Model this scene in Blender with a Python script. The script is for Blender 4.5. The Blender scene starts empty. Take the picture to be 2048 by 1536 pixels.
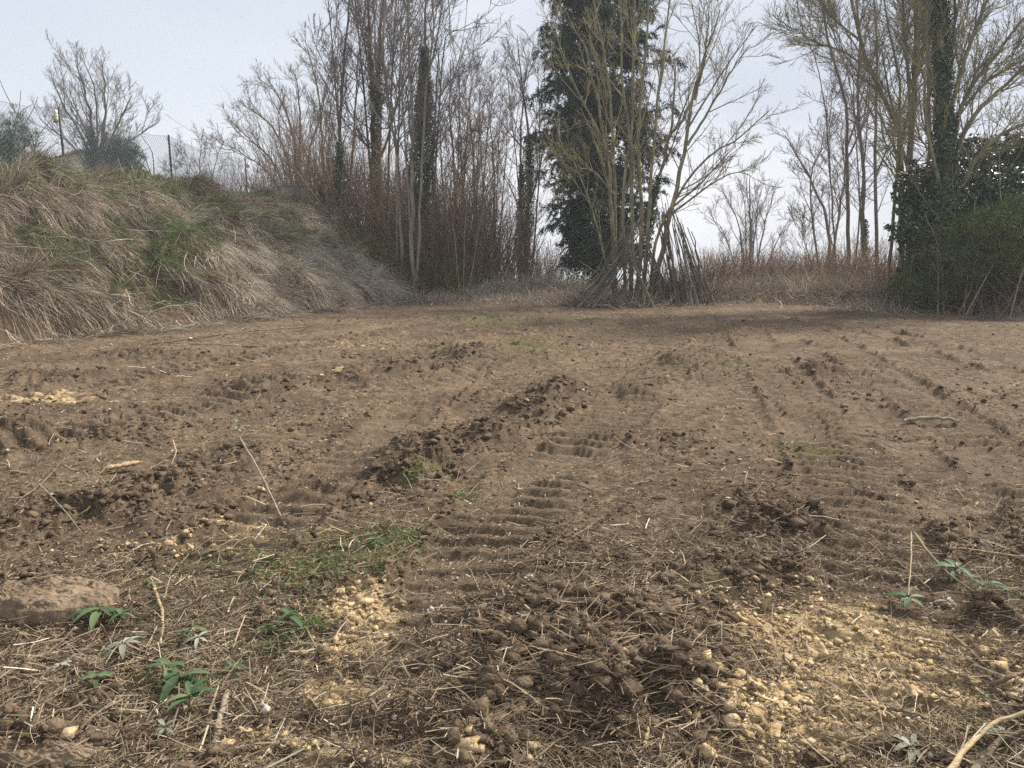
import bpy, math
import numpy as np
from mathutils import Vector, Matrix

# ------------------------------------------------------------------ camera, world, sun, exposure
sc = bpy.context.scene
W0, H0, FPX = 2048.0, 1536.0, 1480.0
CAM = np.array([0.0, 0.0, 1.55])
PITCH = math.radians(10.27)
cd = bpy.data.cameras.new("camera"); cam = bpy.data.objects.new("camera", cd)
sc.collection.objects.link(cam)
cam.location = CAM; cam.rotation_euler = (math.pi/2 - PITCH, 0, 0)
cd.sensor_width = 36; cd.lens = 36*FPX/W0; cd.clip_start = 0.05; cd.clip_end = 3000
sc.camera = cam
sc.view_settings.view_transform = 'Standard'; sc.view_settings.look = 'None'
sc.view_settings.gamma = 1; sc.view_settings.exposure = 1.15
sc.cycles.max_bounces = 5; sc.cycles.diffuse_bounces = 3; sc.cycles.glossy_bounces = 1
sc.cycles.volume_bounces = 2; sc.cycles.sample_clamp_indirect = 3; sc.cycles.sample_clamp_direct = 12; sc.cycles.transparent_max_bounces = 4
try:
    sc.cycles.use_denoising = False
except Exception: pass

SUN_EL, SUN_AZ = math.radians(42), math.radians(58)      # azimuth from +Y towards +X
w = bpy.data.worlds.new("World"); sc.world = w; w.use_nodes = True
nt = w.node_tree; N = nt.nodes; Lk = nt.links
bg = N['Background']; bg.inputs[1].default_value = 0.1
tc = N.new('ShaderNodeTexCoord')
sep = N.new('ShaderNodeSeparateXYZ'); Lk.new(tc.outputs['Generated'], sep.inputs[0])
ab = N.new('ShaderNodeMath'); ab.operation = 'ABSOLUTE'; Lk.new(sep.outputs[2], ab.inputs[0])
cmb = N.new('ShaderNodeCombineXYZ'); Lk.new(sep.outputs[0], cmb.inputs[0]); Lk.new(sep.outputs[1], cmb.inputs[1]); Lk.new(ab.outputs[0], cmb.inputs[2])
sky = N.new('ShaderNodeTexSky'); sky.sky_type = 'NISHITA'; sky.sun_disc = False
sky.sun_elevation = SUN_EL; sky.sun_rotation = SUN_AZ; sky.dust_density = 3
Lk.new(cmb.outputs[0], sky.inputs[0])
nz = N.new('ShaderNodeTexNoise'); nz.inputs['Scale'].default_value = 1.6; nz.inputs['Detail'].default_value = 5
nz.inputs['Roughness'].default_value = 0.45
mp = N.new('ShaderNodeMapping'); mp.inputs['Scale'].default_value = (1, 1, 2.2); mp.inputs['Location'].default_value = (0.35, 0.1, 0.4)
Lk.new(cmb.outputs[0], mp.inputs[0]); Lk.new(mp.outputs[0], nz.inputs['Vector'])
rp = N.new('ShaderNodeValToRGB'); Lk.new(nz.outputs[0], rp.inputs[0])
rp.color_ramp.elements[0].position = 0.38; rp.color_ramp.elements[0].color = (0.50, 0.565, 0.68, 1)
rp.color_ramp.elements[1].position = 0.62; rp.color_ramp.elements[1].color = (0.84, 0.875, 0.93, 1)
# the cloud deck is greyer blue to the west (left) and whiter ahead
dt = N.new('ShaderNodeVectorMath'); dt.operation = 'DOT_PRODUCT'; Lk.new(cmb.outputs[0], dt.inputs[0]); dt.inputs[1].default_value = (-0.62, 0.72, 0.30)
mr = N.new('ShaderNodeMapRange'); Lk.new(dt.outputs['Value'], mr.inputs[0])
mr.inputs[1].default_value = 0.80; mr.inputs[2].default_value = 1.0; mr.inputs[3].default_value = 0.0; mr.inputs[4].default_value = 0.75
mxl = N.new('ShaderNodeMix'); mxl.data_type = 'RGBA'
Lk.new(mr.outputs[0], mxl.inputs['Factor']); Lk.new(rp.outputs[0], mxl.inputs['A']); mxl.inputs['B'].default_value = (0.48, 0.56, 0.69, 1)
sc10 = N.new('ShaderNodeVectorMath'); sc10.operation = 'SCALE'; sc10.inputs['Scale'].default_value = 4.75; Lk.new(mxl.outputs['Result'], sc10.inputs[0])
mx = N.new('ShaderNodeMix'); mx.data_type = 'RGBA'; mx.inputs['Factor'].default_value = 0.94
Lk.new(sky.outputs[0], mx.inputs['A']); Lk.new(sc10.outputs[0], mx.inputs['B'])
Lk.new(mx.outputs['Result'], bg.inputs[0])

sl = bpy.data.lights.new("sun", 'SUN'); so = bpy.data.objects.new("sun", sl); sc.collection.objects.link(so)
sl.energy = 3.9; sl.angle = math.radians(10); sl.color = (1.0, 0.94, 0.86)
sdir = Vector((math.sin(SUN_AZ)*math.cos(SUN_EL), math.cos(SUN_AZ)*math.cos(SUN_EL), math.sin(SUN_EL)))
so.rotation_euler = (-sdir).to_track_quat('-Z', 'Y').to_euler()
so.location = (0, 0, 30)

# ------------------------------------------------------------------ small maths
def rng(s): return np.random.default_rng(s)
cP, sP = math.cos(PITCH), math.sin(PITCH)
def ray(px, py):
    u = (np.asarray(px, float) - W0/2)/FPX; v = (H0/2 - np.asarray(py, float))/FPX
    return np.stack([u, cP + v*sP, -sP + v*cP], -1)       # forward (0,cP,-sP), up (0,sP,cP)
def at(px, py, Y):
    d = ray(px, py); return CAM + d*(np.asarray(Y, float)/d[..., 1])[..., None]
def flat(px, py):
    d = ray(px, py); t = -CAM[2]/d[..., 2]; return CAM + d*t[..., None]
def sstep(a, b, x):
    t = np.clip((x-a)/(b-a), 0, 1); return t*t*(3-2*t)
def nrm(v): return v/np.maximum(np.linalg.norm(v, axis=-1, keepdims=True), 1e-9)

_p = rng(7).integers(0, 2**31, 4096)
def _h(ix, iy, k=0):
    return _p[(_p[(_p[(ix + k*37) & 4095] + iy) & 4095]) & 4095]/2**31
def vnoise(x, y, k=0):                                     # smooth value noise, 0..1
    ix = np.floor(x).astype(np.int64); iy = np.floor(y).astype(np.int64)
    fx = x-ix; fy = y-iy; fx = fx*fx*(3-2*fx); fy = fy*fy*(3-2*fy)
    a = _h(ix, iy, k); b = _h(ix+1, iy, k); c = _h(ix, iy+1, k); d = _h(ix+1, iy+1, k)
    return (a*(1-fx)+b*fx)*(1-fy)+(c*(1-fx)+d*fx)*fy
def fbm(x, y, o=4, k=0):
    s = 0; a = 0.5; t = 0
    for i in range(o):
        s = s + a*vnoise(x*2**i+i*5.3, y*2**i-i*3.1, k+i); t += a; a *= 0.55
    return s/t
def domes(x, y, k=0):                                      # rounded lumps packed like clods, 0..1
    ix = np.floor(x).astype(np.int64); iy = np.floor(y).astype(np.int64)
    best = np.zeros_like(x)
    for dx in (-1, 0, 1):
        for dy in (-1, 0, 1):
            jx = ix+dx; jy = iy+dy
            cx = jx+_h(jx, jy, k+1); cy = jy+_h(jx, jy, k+2); r = 0.35+0.55*_h(jx, jy, k+3)
            ex = x-cx; ey = y-cy; an = 6.28*_h(jx, jy, k+4); ca = np.cos(an); sa = np.sin(an)
            u = ex*ca+ey*sa; v = -ex*sa+ey*ca; q = np.maximum(np.abs(u)*.9+np.abs(v)*.5, np.maximum(np.abs(v)*1.15, np.abs(u)))/r
            top = r*(.62+.25*_h(jx, jy, k+5))+(_h(jx, jy, k+6)-.5)*.8*u+(_h(jx, jy, k+7)-.5)*.8*v
            best = np.maximum(best, np.minimum(top, 2.3*r*(1-q)))
    return best

# ------------------------------------------------------------------ terrain
TOEY = np.array([-60, -5, 5, 12, 16.3, 19.3, 25, 32, 45, 80, 400.])
TOEX = np.array([-40, -15.5, -11.3, -8.4, -6.1, -4.5, -2.5, -2.2, -3.2, -9, -40.])
def bank_d(x, y):
    return (np.interp(y, TOEY, TOEX) + 0.22*(fbm(y*0.9+3, x*0.2, 3, 60)-0.5)*2 - x)*0.92
def base_h(x, y):
    x = np.asarray(x, float); y = np.asarray(y, float)
    d = bank_d(x, y)
    wd = np.interp(y, [0, 15, 24, 32, 60], [3.5, 3.6, 4.6, 5.6, 7])
    hb = np.interp(y, [0, 13, 16, 24, 32, 60, 120], [3.1, 2.9, 3.0, 3.12, 3.1, 2.6, 1.0])
    p = np.clip(d/wd, 0, 1)
    f = 0.55*p + 0.45*sstep(0, 1, p) + 0.10*sstep(0, 0.08, p)*(1-p)
    bank = hb*f + 0.038*np.clip(d-wd, 0, 30)
    terr = (sstep(.46, .54, fbm(x*.85+9, y*.85, 4, 28))-.5)*.34
    rag = terr + (fbm(x*0.7, y*0.7, 4, 20)-0.5)*0.95 + (fbm(x*2.0, y*2.0, 3, 26)-0.5)*0.50
    bank = bank + rag*sstep(0, 0.12, p)*(1-0.75*sstep(1.0, 1.7, d/wd))
    # beyond the field the hillside falls away
    edge = np.interp(x, [-6, 2, 7, 12, 30], [29, 27.5, 27, 25.5, 25])
    fall = -0.13*np.clip(y-edge, 0, 85) * sstep(0, 6, y-edge+3)
    bankw = sstep(-1.0, 6, d)
    z = bank*(d > 0) + fall*(1-bankw)
    # low lip of pushed-up earth along the far right edge
    ledge = np.interp(x, [4, 9, 16, 30], [23.5, 21.3, 19.6, 17])
    lip = 0.38*sstep(-0.5, 0.35, y-ledge)*sstep(4.5, 9.5, x)
    roll = 0.26*np.exp(-((y-23.5)/1.4)**2)*sstep(-4, 0, x)*(1-sstep(6, 9, x))*(0.4+1.2*fbm(x*0.9, y*0.9, 2, 5))
    z = z + (lip+roll)*(1-sstep(-0.5, 0.5, d))
    z = z + (fbm(x*0.35, y*0.35, 3, 31)-0.5)*0.10*sstep(2, 8, y)
    return z

def tk(pts, wd):
    a = np.array([flat(*p)[:2] for p in pts]); return a, wd
TRACKS = [
    tk([(560, 1700), (800, 1400), (905, 1200), (1010, 1040), (1120, 930), (1235, 830), (1330, 745), (1440, 680), (1560, 640)], 0.62),
    tk([(380, 1180), (560, 1040), (700, 930), (800, 845), (890, 775), (985, 722), (1090, 672), (1200, 640)], 0.50),
    tk([(-500, 1010), (0, 905), (250, 850), (480, 795), (690, 738), (880, 690), (1000, 655), (1120, 628)], 0.55),
    tk([(-500, 860), (0, 800), (240, 765), (470, 725), (650, 690), (820, 655), (950, 632)], 0.55),
    tk([(1840, 1760), (1800, 1400), (1765, 1180), (1715, 1010), (1655, 880), (1590, 790), (1530, 715), (1490, 660)], 0.62),
    tk([(2400, 1300), (2180, 1080), (2010, 930), (1880, 830), (1770, 755), (1680, 700), (1600, 655)], 0.58),
    tk([(2500, 900), (2200, 800), (2000, 735), (1840, 690), (1700, 655)], 0.55),
]
# heaps of torn-up soil: (px, py, radius along x, radius along y, height)
HEAPS = [(870, 925, .34, .30, .13), (985, 880, .30, .34, .13), (1060, 835, .32, .45, .12), (1130, 790, .35, .5, .10),
         (800, 960, .24, .2, .08), (540, 785, .45, .5, .12), (690, 762, .5, .4, .07), (830, 738, .6, .5, .08), (940, 715, .5, .6, .10),
         (1190, 1270, .55, .36, .12), (1350, 1240, .38, .28, .09), (1240, 1390, .46, .24, .13), (1050, 1330, .30, .20, .09), (1000, 1420, .25, .14, .08),
         (1420, 1420, .25, .16, .08), (1180, 1130, .45, .3, .05), (1450, 1150, .4, .25, .07), (1570, 1060, .35, .22, .11),
         (1480, 1000, .4, .3, .05), (1350, 900, .5, .5, .04), (350, 990, .35, .22, .10), (200, 1040, .42, .2, .11), (60, 1070, .35, .18, .09),
         (420, 965, .25, .2, .07), (20, 890, .3, .3, .13), (90, 1200, .34, .16, .06), (60, 1500, .3, .1, .05), (850, 1440, .22, .12, .07),
         (950, 1480, .3, .12, .06), (1290, 790, .3, .5, .06), (1350, 725, .22, .7, .07), (1640, 750, .5, .2, .09), (1985, 1240, .1, .08, .06),
         (480, 915, .3, .25, .06), (640, 985, .25, .2, .05), (1730, 1000, .3, .3, .03), (250, 870, .5, .3, .04), (300, 720, .9, .3, .07), (110, 760, .8, .3, .06)]
HEAPS = [(*flat(a, b)[:2], c, d, h) for a, b, c, d, h in HEAPS]
SAND = [(1760, 1300, .50, .42, 1.1), (1640, 1440, .42, .22, 1.05), (1520, 1270, .14, .12, .9), (1850, 1440, .35, .2, .7), (1700, 1220, .25, .18, .8),
        (1950, 1330, .3, .25, .6), (730, 1225, .19, .20, 1.25), (690, 1300, .13, .1, .7), (690, 1375, .15, .09, 1.1), (600, 1490, .24, .09, .9), (1500, 1500, .25, .08, .8),
        (880, 1520, .3, .04, .8), (490, 1070, .22, .2, .55), (330, 1105, .3, .12, .35), (660, 755, .5, .45, .5), (560, 770, .5, .4, .3), (60, 800, 1.2, .4, .5), (1330, 750, .25, .6, .3),
        (200, 840, 1., .3, .25), (700, 690, 1.6, 1.0, .35), (450, 735, 1.6, .6, .3)]
SAND = [(*flat(a, b)[:2], c, d, h) for a, b, c, d, h in SAND]
MOSSP = [(100, 1050, .3, .1), (300, 1150, .35, .15), (560, 1120, .3, .35), (640, 1090, .35, .2), (340, 1350, .35, .16), (620, 1250, .16, .12), (980, 640, 1.8, 1.2), (1050, 690, 1, .6),
         (850, 960, .3, .2), (1170, 1230, .35, .2), (1600, 900, .5, .5), (1420, 1100, .35, .2), (760, 1120, .25, .2), (1380, 1180, .3, .15)]
MOSSP = [(*flat(a, b)[:2], c, d) for a, b, c, d in MOSSP]

def field_masks(x, y):
    """track mask, tread phase, berm, heap height, sand, moss"""
    tm = np.zeros_like(x); tread = np.zeros_like(x); berm = np.zeros_like(x)
    wob = (fbm(x*3, y*3, 2, 80)-0.5)*0.10
    for k, (pl, wd) in enumerate(TRACKS):
        hw = wd/2
        bd = np.full_like(x, 1e9); bs = np.zeros_like(x); s0 = 0.0
        for i in range(len(pl)-1):
            a = pl[i]; b = pl[i+1]; v = b-a; L = np.hypot(*v)
            t = np.clip(((x-a[0])*v[0]+(y-a[1])*v[1])/L**2, 0, 1)
            dd = np.hypot(x-a[0]-t*v[0], y-a[1]-t*v[1])
            m = dd < bd; bd = np.where(m, dd, bd); bs = np.where(m, s0+t*L, bs); s0 += L
        u = (bd+wob*0.6)/hw
        m = 1-sstep(0.72, 1.16, u)
        wv = 0.5+0.5*np.sin(2*math.pi*(bs+wob*0.35+0.03*np.sin(bd*9))/0.175)
        on = sstep(0.27, 0.45, fbm(x*0.8+k*9, y*0.8, 3, 90+k))
        tread = np.maximum(tread, m*on*sstep(.35, .80, wv))
        tm = np.maximum(tm, m)
        berm = np.maximum(berm, np.exp(-((u-1.18)/0.17)**2)*sstep(0.35, 0.65, fbm(x*1.6, y*1.6, 3, 70+k)))
    hp = np.zeros_like(x)
    wx = x+0.22*(fbm(x*4, y*4, 3, 200)-0.5); wy = y+0.30*(fbm(x*4, y*4, 3, 210)-0.5)
    for (a, b, c, d, h) in HEAPS:
        hp = np.maximum(hp, h*np.exp(-(((wx-a)/c)**2+((wy-b)/d)**2)**1.3))
    sd = np.zeros_like(x)
    for (a, b, c, d, h) in SAND:
        sd = np.maximum(sd, h*np.exp(-(((wx-a)/c)**2+((wy-b)/d)**2)**1.6))
    ms = np.zeros_like(x)
    for (a, b, c, d) in MOSSP:
        ms = np.maximum(ms, np.exp(-(((wx-a)/c)**2+((wy-b)/d)**2)**1.3))
    return tm, tread, berm, hp, sd, ms

def full_h(x, y, masks=False):
    x = np.asarray(x, float); y = np.asarray(y, float)
    z = base_h(x, y)
    tm, tread, berm, hp, sd, ms = field_masks(x, y)
    d = bank_d(x, y)
    onf = 1-sstep(-0.2, 0.4, d)
    rough = sstep(0.36, 0.68, fbm(x*1.3, y*1.3, 4, 11))*0.65 + 0.18
    rough = rough*(1-0.72*tm) + hp*9 + berm*0.8
    rough = np.clip(rough, 0.22, 1.5)
    near = 1+sstep(5, 12, y)*.25
    qx = x+.09*(fbm(x*9, y*9, 3, 140)-.5); qy = y+.09*(fbm(x*9, y*9, 3, 150)-.5)
    c1 = domes(qx*5.2, qy*5.2, 100); c2 = domes(qx*13+3, qy*13, 110); c3 = domes(qx*31, qy*31, 120)
    cl = (c1*0.034*sstep(.5, 1.3, rough) + c2*0.030 + c3*0.015 + .030*np.abs(fbm(x*22, y*22, 4, 160)-.5))*rough*(1-.5*np.clip(sd, 0, 1))
    big = (fbm(x*2.2, y*2.2, 4, 41)-0.5)*0.055
    fine = (fbm(x*16, y*16, 4, 51)-0.5)*0.016
    micro = (fbm(x*60, y*60, 2, 57)-0.5)*0.005
    z = z + onf*near*(cl+big+fine+micro + hp*(0.55+0.9*fbm(x*5, y*5, 3, 44)) + berm*0.016 + tread*0.036*(.30+1.35*fbm(x*3.1, y*3.1, 3, 170))*(.62+.85*sstep(2.6, 6.0, y)) - tm*0.017)
    z = z + (1-onf)*((fbm(x*9, y*9, 4, 130)-0.5)*0.10)
    if masks: return z, tm, tread, berm, hp, sd, ms, d, rough
    return z

def onto(px, py, lift=0.0):                                # point of the ground seen at a place in the photo
    d = ray(px, py); d = np.atleast_2d(d); t = -CAM[2]/np.minimum(d[:, 2], -1e-3)
    for _ in range(8):
        p = CAM + d*t[:, None]; z = full_h(p[:, 0], p[:, 1])+lift; t = t*0.3+0.7*(z-CAM[2])/d[:, 2]
    p = CAM + d*t[:, None]; p[:, 2] = full_h(p[:, 0], p[:, 1])+lift
    return p

# ------------------------------------------------------------------ mesh helpers
def mk_mesh(name, V, F, rnd=None, pattr=None, smooth=False):
    me = bpy.data.meshes.new(name)
    V = np.ascontiguousarray(V, dtype=np.float32).reshape(-1, 3); F = np.ascontiguousarray(F, dtype=np.int32)
    k = F.shape[1]; n = len(F)
    me.vertices.add(len(V)); me.vertices.foreach_set("co", V.ravel())
    me.loops.add(n*k); me.loops.foreach_set("vertex_index", F.ravel())
    me.polygons.add(n); me.polygons.foreach_set("loop_start", np.arange(0, n*k, k, dtype=np.int32))
    if smooth: me.polygons.foreach_set("use_smooth", np.ones(n, dtype=bool))
    if rnd is not None:
        a = me.attributes.new("rnd", 'FLOAT', 'FACE'); a.data.foreach_set("value", np.ascontiguousarray(rnd, dtype=np.float32))
    for kk, vv in (pattr or {}).items():
        a = me.attributes.new(kk, 'FLOAT', 'POINT'); a.data.foreach_set("value", np.ascontiguousarray(vv, dtype=np.float32))
    me.update(calc_edges=True)
    return me
class Buf:
    def __init__(s): s.V = []; s.F = []; s.R = []; s.n = 0
    def add(s, V, F, r=None):
        V = np.asarray(V).reshape(-1, 3); F = np.asarray(F)
        s.V.append(V); s.F.append(F+s.n); s.n += len(V)
        s.R.append(np.full(len(F), 0.5) if r is None else (np.full(len(F), r) if np.isscalar(r) else np.asarray(r)))
    def mesh(s, name, smooth=False):
        return mk_mesh(name, np.concatenate(s.V), np.concatenate(s.F), np.concatenate(s.R), smooth=smooth)
    def obj(s, name, mat, parent=None, smooth=False, origin=None):
        V = np.concatenate(s.V)
        loc = np.array(origin if origin is not None else (0, 0, 0), float)
        me = mk_mesh(name, V-loc, np.concatenate(s.F), np.concatenate(s.R), smooth=smooth)
        o = bpy.data.objects.new(name, me); me.materials.append(mat); sc.collection.objects.link(o)
        if parent is not None: o.parent = parent
        else: o.location = loc
        return o
def tag(o, label=None, cat=None, group=None, kind=None):
    if label: o["label"] = label
    if cat: o["category"] = cat
    if group: o["group"] = group
    if kind: o["kind"] = kind
    return o
def empty(name, loc, label, cat, group=None):
    o = bpy.data.objects.new(name, None); o.location = loc; o.empty_display_size = 0.3
    sc.collection.objects.link(o); return tag(o, label, cat, group)

def tubes(buf, P, R, sides=3, rnd=None, g=None):
    P = np.asarray(P, float); R = np.asarray(R, float); Nn, n, _ = P.shape
    T = nrm(np.gradient(P, axis=1))
    ref = np.where(np.abs(nrm((P[:, -1]-P[:, 0]))[:, 2:3]) > 0.8, np.array([[1., 0.2, 0]]), np.array([[0, 0.1, 1.]]))
    U = nrm(np.cross(T, ref[:, None, :])); Vv = np.cross(T, U)
    a = np.arange(sides)*2*math.pi/sides
    X = P[:, :, None, :]+R[:, :, None, None]*(np.cos(a)[None, None, :, None]*U[:, :, None, :]+np.sin(a)[None, None, :, None]*Vv[:, :, None, :])
    idx = np.arange(Nn*n*sides).reshape(Nn, n, sides)
    A = idx[:, :-1, :]; B = np.roll(A, -1, axis=2); D = idx[:, 1:, :]; C = np.roll(D, -1, axis=2)
    F = np.stack([A, B, C, D], -1).reshape(-1, 4)
    if rnd is None: r = None
    else: r = np.repeat(np.asarray(rnd), (n-1)*sides)
    # close the ends of thicker tubes
    buf.add(X.reshape(-1, 3), F, r)
    if sides >= 4:
        if sides % 2 == 0:
            caps = []
            for e in (0, n-1):
                for q in range(1, sides-1, 2):
                    caps.append(np.stack([idx[:, e, 0], idx[:, e, q], idx[:, e, q+1], idx[:, e, (q+2) % sides]], -1) if q+2 < sides else None)
            caps = [c for c in caps if c is not None]
            if caps:
                cf = np.concatenate(caps); buf.F[-1] = np.concatenate([buf.F[-1], cf+buf.n-len(X.reshape(-1, 3))])
                buf.R[-1] = np.concatenate([buf.R[-1], np.full(len(cf), 0.95)])
def ribbons(buf, P, Wd, side, rnd):
    """P (N,n,3) paths, Wd (N,n) half widths, side (N,3)"""
    Nn, n, _ = P.shape
    A = P - side[:, None, :]*Wd[:, :, None]; B = P+side[:, None, :]*Wd[:, :, None]
    X = np.stack([A, B], 2); idx = np.arange(Nn*n*2).reshape(Nn, n, 2)
    F = np.stack([idx[:, :-1, 0], idx[:, :-1, 1], idx[:, 1:, 1], idx[:, 1:, 0]], -1).reshape(-1, 4)
    buf.add(X.reshape(-1, 3), F, np.repeat(rnd, n-1))
def strands(buf, g, P0, D, L, wd, n=4, droop=0.0, wander=0.15, floor=None, rnd=None, flatside=False, taper=0.25):
    Nn = len(P0); P = [P0]; d = nrm(D); p = P0.copy(); side0 = nrm(g.normal(size=(Nn, 3)))
    for i in range(n-1):
        p = p+d*(L/(n-1))[:, None]
        if floor is not None: p[:, 2] = np.maximum(p[:, 2], floor(p[:, 0], p[:, 1])+0.006+0.02*g.random(Nn))
        P.append(p.copy()); d = nrm(d+g.normal(size=(Nn, 3))*wander+np.array([0, 0, -droop]))
    P = np.stack(P, 1)
    if flatside:
        t = nrm(P[:, -1]-P[:, 0]); side = nrm(np.cross(t, np.array([0, 0, 1.]))+g.normal(size=(Nn, 3))*0.25)
    else: side = nrm(np.cross(nrm(P[:, -1]-P[:, 0]), side0))
    tp = np.linspace(1, taper, n)[None, :]
    ribbons(buf, P, wd[:, None]*tp, side, g.random(Nn) if rnd is None else rnd)

def leaves(buf, g, P, size, nrmbias=None, rnd=None, asp=0.75):
    """diamond leaves, slightly folded: two triangles-as-quad"""
    Nn = len(P); nn = g.normal(size=(Nn, 3))
    if nrmbias is not None: nn = nn+nrmbias
    nn = nrm(nn); a = nrm(np.cross(nn, g.normal(size=(Nn, 3)))); b = np.cross(nn, a)
    s = np.asarray(size)*np.ones(Nn)
    V = np.stack([P-a*s[:, None]*0.5, P+b*(s*asp*0.5)[:, None]+nn*(s*0.08)[:, None], P+a*s[:, None]*0.5, P-b*(s*asp*0.5)[:, None]+nn*(s*0.08)[:, None]], 1)
    F = np.arange(Nn*4).reshape(Nn, 4)
    buf.add(V.reshape(-1, 3), F, g.random(Nn) if rnd is None else rnd)

def grow(g, P0, D, L, r0, r1, n, wander=0.12, trop=0.05):
    Nn = len(P0); p = P0.copy(); d = nrm(D); P = [p.copy()]
    for i in range(n-1):
        d = nrm(d+g.normal(size=(Nn, 3))*wander+np.array([0, 0, trop]))
        p = p+d*(L/(n-1))[:, None]; P.append(p.copy())
    t = np.linspace(0, 1, n)[None, :]
    return np.stack(P, 1), r0[:, None]*(1-t)+r1[:, None]*t
def spawn(g, P, R, per, t0, t1, ang, L, rfac, n, wander, trop, rmin, lk=0.55, angj=0.25):
    Nn, m, _ = P.shape
    idx = np.repeat(np.arange(Nn), per); k = np.tile(np.arange(per), Nn)
    t = t0+(t1-t0)*(k+g.random(len(k)))/per
    f = t*(m-1); i = np.minimum(f.astype(int), m-2); f = (f-i)[:, None]
    pos = P[idx, i]*(1-f)+P[idx, i+1]*f; T = nrm(P[idx, i+1]-P[idx, i])
    rr = (R[idx, i]*(1-f[:, 0])+R[idx, i+1]*f[:, 0])
    per_ = nrm(np.cross(T, g.normal(size=(len(k), 3))))
    a = ang+g.normal(size=len(k))*angj
    D = T*np.cos(a)[:, None]+per_*np.sin(a)[:, None]
    Lc = L*(1-lk*(t-t0)/(t1-t0+1e-6))*g.uniform(0.6, 1.25, len(k))
    r0 = np.maximum(np.minimum(rr*rfac, Lc*.0145), rmin); r1 = np.maximum(r0*0.3, rmin*0.75)
    return grow(g, pos, D, Lc, r0, r1, n, wander, trop)

def spline(pts, n):
    pts = np.asarray(pts, float); s = np.r_[0, np.cumsum(np.linalg.norm(np.diff(pts, axis=0), axis=1))]; s /= s[-1]
    t = np.linspace(0, 1, n)
    # Catmull-Rom through the points
    out = []
    for tt in t:
        i = min(max(np.searchsorted(s, tt, side='right')-1, 0), len(pts)-2)
        u = (tt-s[i])/(s[i+1]-s[i]+1e-9)
        p1 = pts[i]; p2 = pts[i+1]; p0 = pts[i-1] if i > 0 else 2*p1-p2; p3 = pts[i+2] if i+2 < len(pts) else 2*p2-p1
        out.append(0.5*((2*p1)+(-p0+p2)*u+(2*p0-5*p1+4*p2-p3)*u*u+(-p0+3*p1-3*p2+p3)*u**3))
    return np.array(out)

# ------------------------------------------------------------------ materials
def mat_new(name, rough=0.9, spec=0.15):
    m = bpy.data.materials.new(name); m.use_nodes = True; b = m.node_tree.nodes['Principled BSDF']
    b.inputs['Roughness'].default_value = rough; b.inputs['Specular IOR Level'].default_value = spec
    return m, m.node_tree.nodes, m.node_tree.links, b
def ramp(Nn, stops):
    r = Nn.new('ShaderNodeValToRGB'); e = r.color_ramp.elements
    while len(e) < len(stops): e.new(0.5)
    for i, (p, c) in enumerate(stops): e[i].position = p; e[i].color = (*c, 1)
    return r
def mat_rnd(name, stops, rough=0.85, spec=0.2, noise=None, trans=0.0, scale=3.0):
    """colour picked per leaf / stalk from the rnd attribute, shifted by slow patches"""
    m, Nn, L, b = mat_new(name, rough, spec)
    at_ = Nn.new('ShaderNodeAttribute'); at_.attribute_name = 'rnd'
    fac = at_.outputs['Fac']
    if noise:
        t = Nn.new('ShaderNodeTexCoord'); z = Nn.new('ShaderNodeTexNoise'); z.inputs['Scale'].default_value = scale; z.inputs['Detail'].default_value = 3
        L.new(t.outputs['Object'], z.inputs['Vector'])
        a = Nn.new('ShaderNodeMath'); a.operation = 'MULTIPLY_ADD'; L.new(z.outputs[0], a.inputs[0]); a.inputs[1].default_value = noise; a.inputs[2].default_value = -noise/2
        s = Nn.new('ShaderNodeMath'); s.operation = 'ADD'; s.use_clamp = True; L.new(fac, s.inputs[0]); L.new(a.outputs[0], s.inputs[1]); fac = s.outputs[0]
    r = ramp(Nn, stops); L.new(fac, r.inputs[0]); L.new(r.outputs[0], b.inputs['Base Color'])
    if trans:
        tr = Nn.new('ShaderNodeBsdfTranslucent'); L.new(r.outputs[0], tr.inputs[0])
        mixs = Nn.new('ShaderNodeMixShader'); mixs.inputs[0].default_value = trans
        L.new(b.outputs[0], mixs.inputs[1]); L.new(tr.outputs[0], mixs.inputs[2]); L.new(mixs.outputs[0], Nn['Material Output'].inputs[0])
    return m
def mat_noise(name, stops, scale=6, detail=6, rough=0.9, spec=0.15, bump=0.0, bscale=40, stretch=None, bdist=0.02, nrough=0.6):
    m, Nn, L, b = mat_new(name, rough, spec)
    t = Nn.new('ShaderNodeTexCoord'); v = t.outputs['Object']
    if stretch:
        mpn = Nn.new('ShaderNodeMapping'); mpn.inputs['Scale'].default_value = stretch; L.new(v, mpn.inputs[0]); v = mpn.outputs[0]
    z = Nn.new('ShaderNodeTexNoise'); z.inputs['Scale'].default_value = scale; z.inputs['Detail'].default_value = detail; z.inputs['Roughness'].default_value = nrough
    L.new(v, z.inputs['Vector']); r = ramp(Nn, stops); L.new(z.outputs[0], r.inputs[0]); L.new(r.outputs[0], b.inputs['Base Color'])
    if bump:
        z2 = Nn.new('ShaderNodeTexNoise'); z2.inputs['Scale'].default_value = bscale; z2.inputs['Detail'].default_value = 5; L.new(v, z2.inputs['Vector'])
        bp = Nn.new('ShaderNodeBump'); bp.inputs['Strength'].default_value = bump; bp.inputs['Distance'].default_value = bdist
        L.new(z2.outputs[0], bp.inputs['Height']); L.new(bp.outputs[0], b.inputs['Normal'])
    return m

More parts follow.
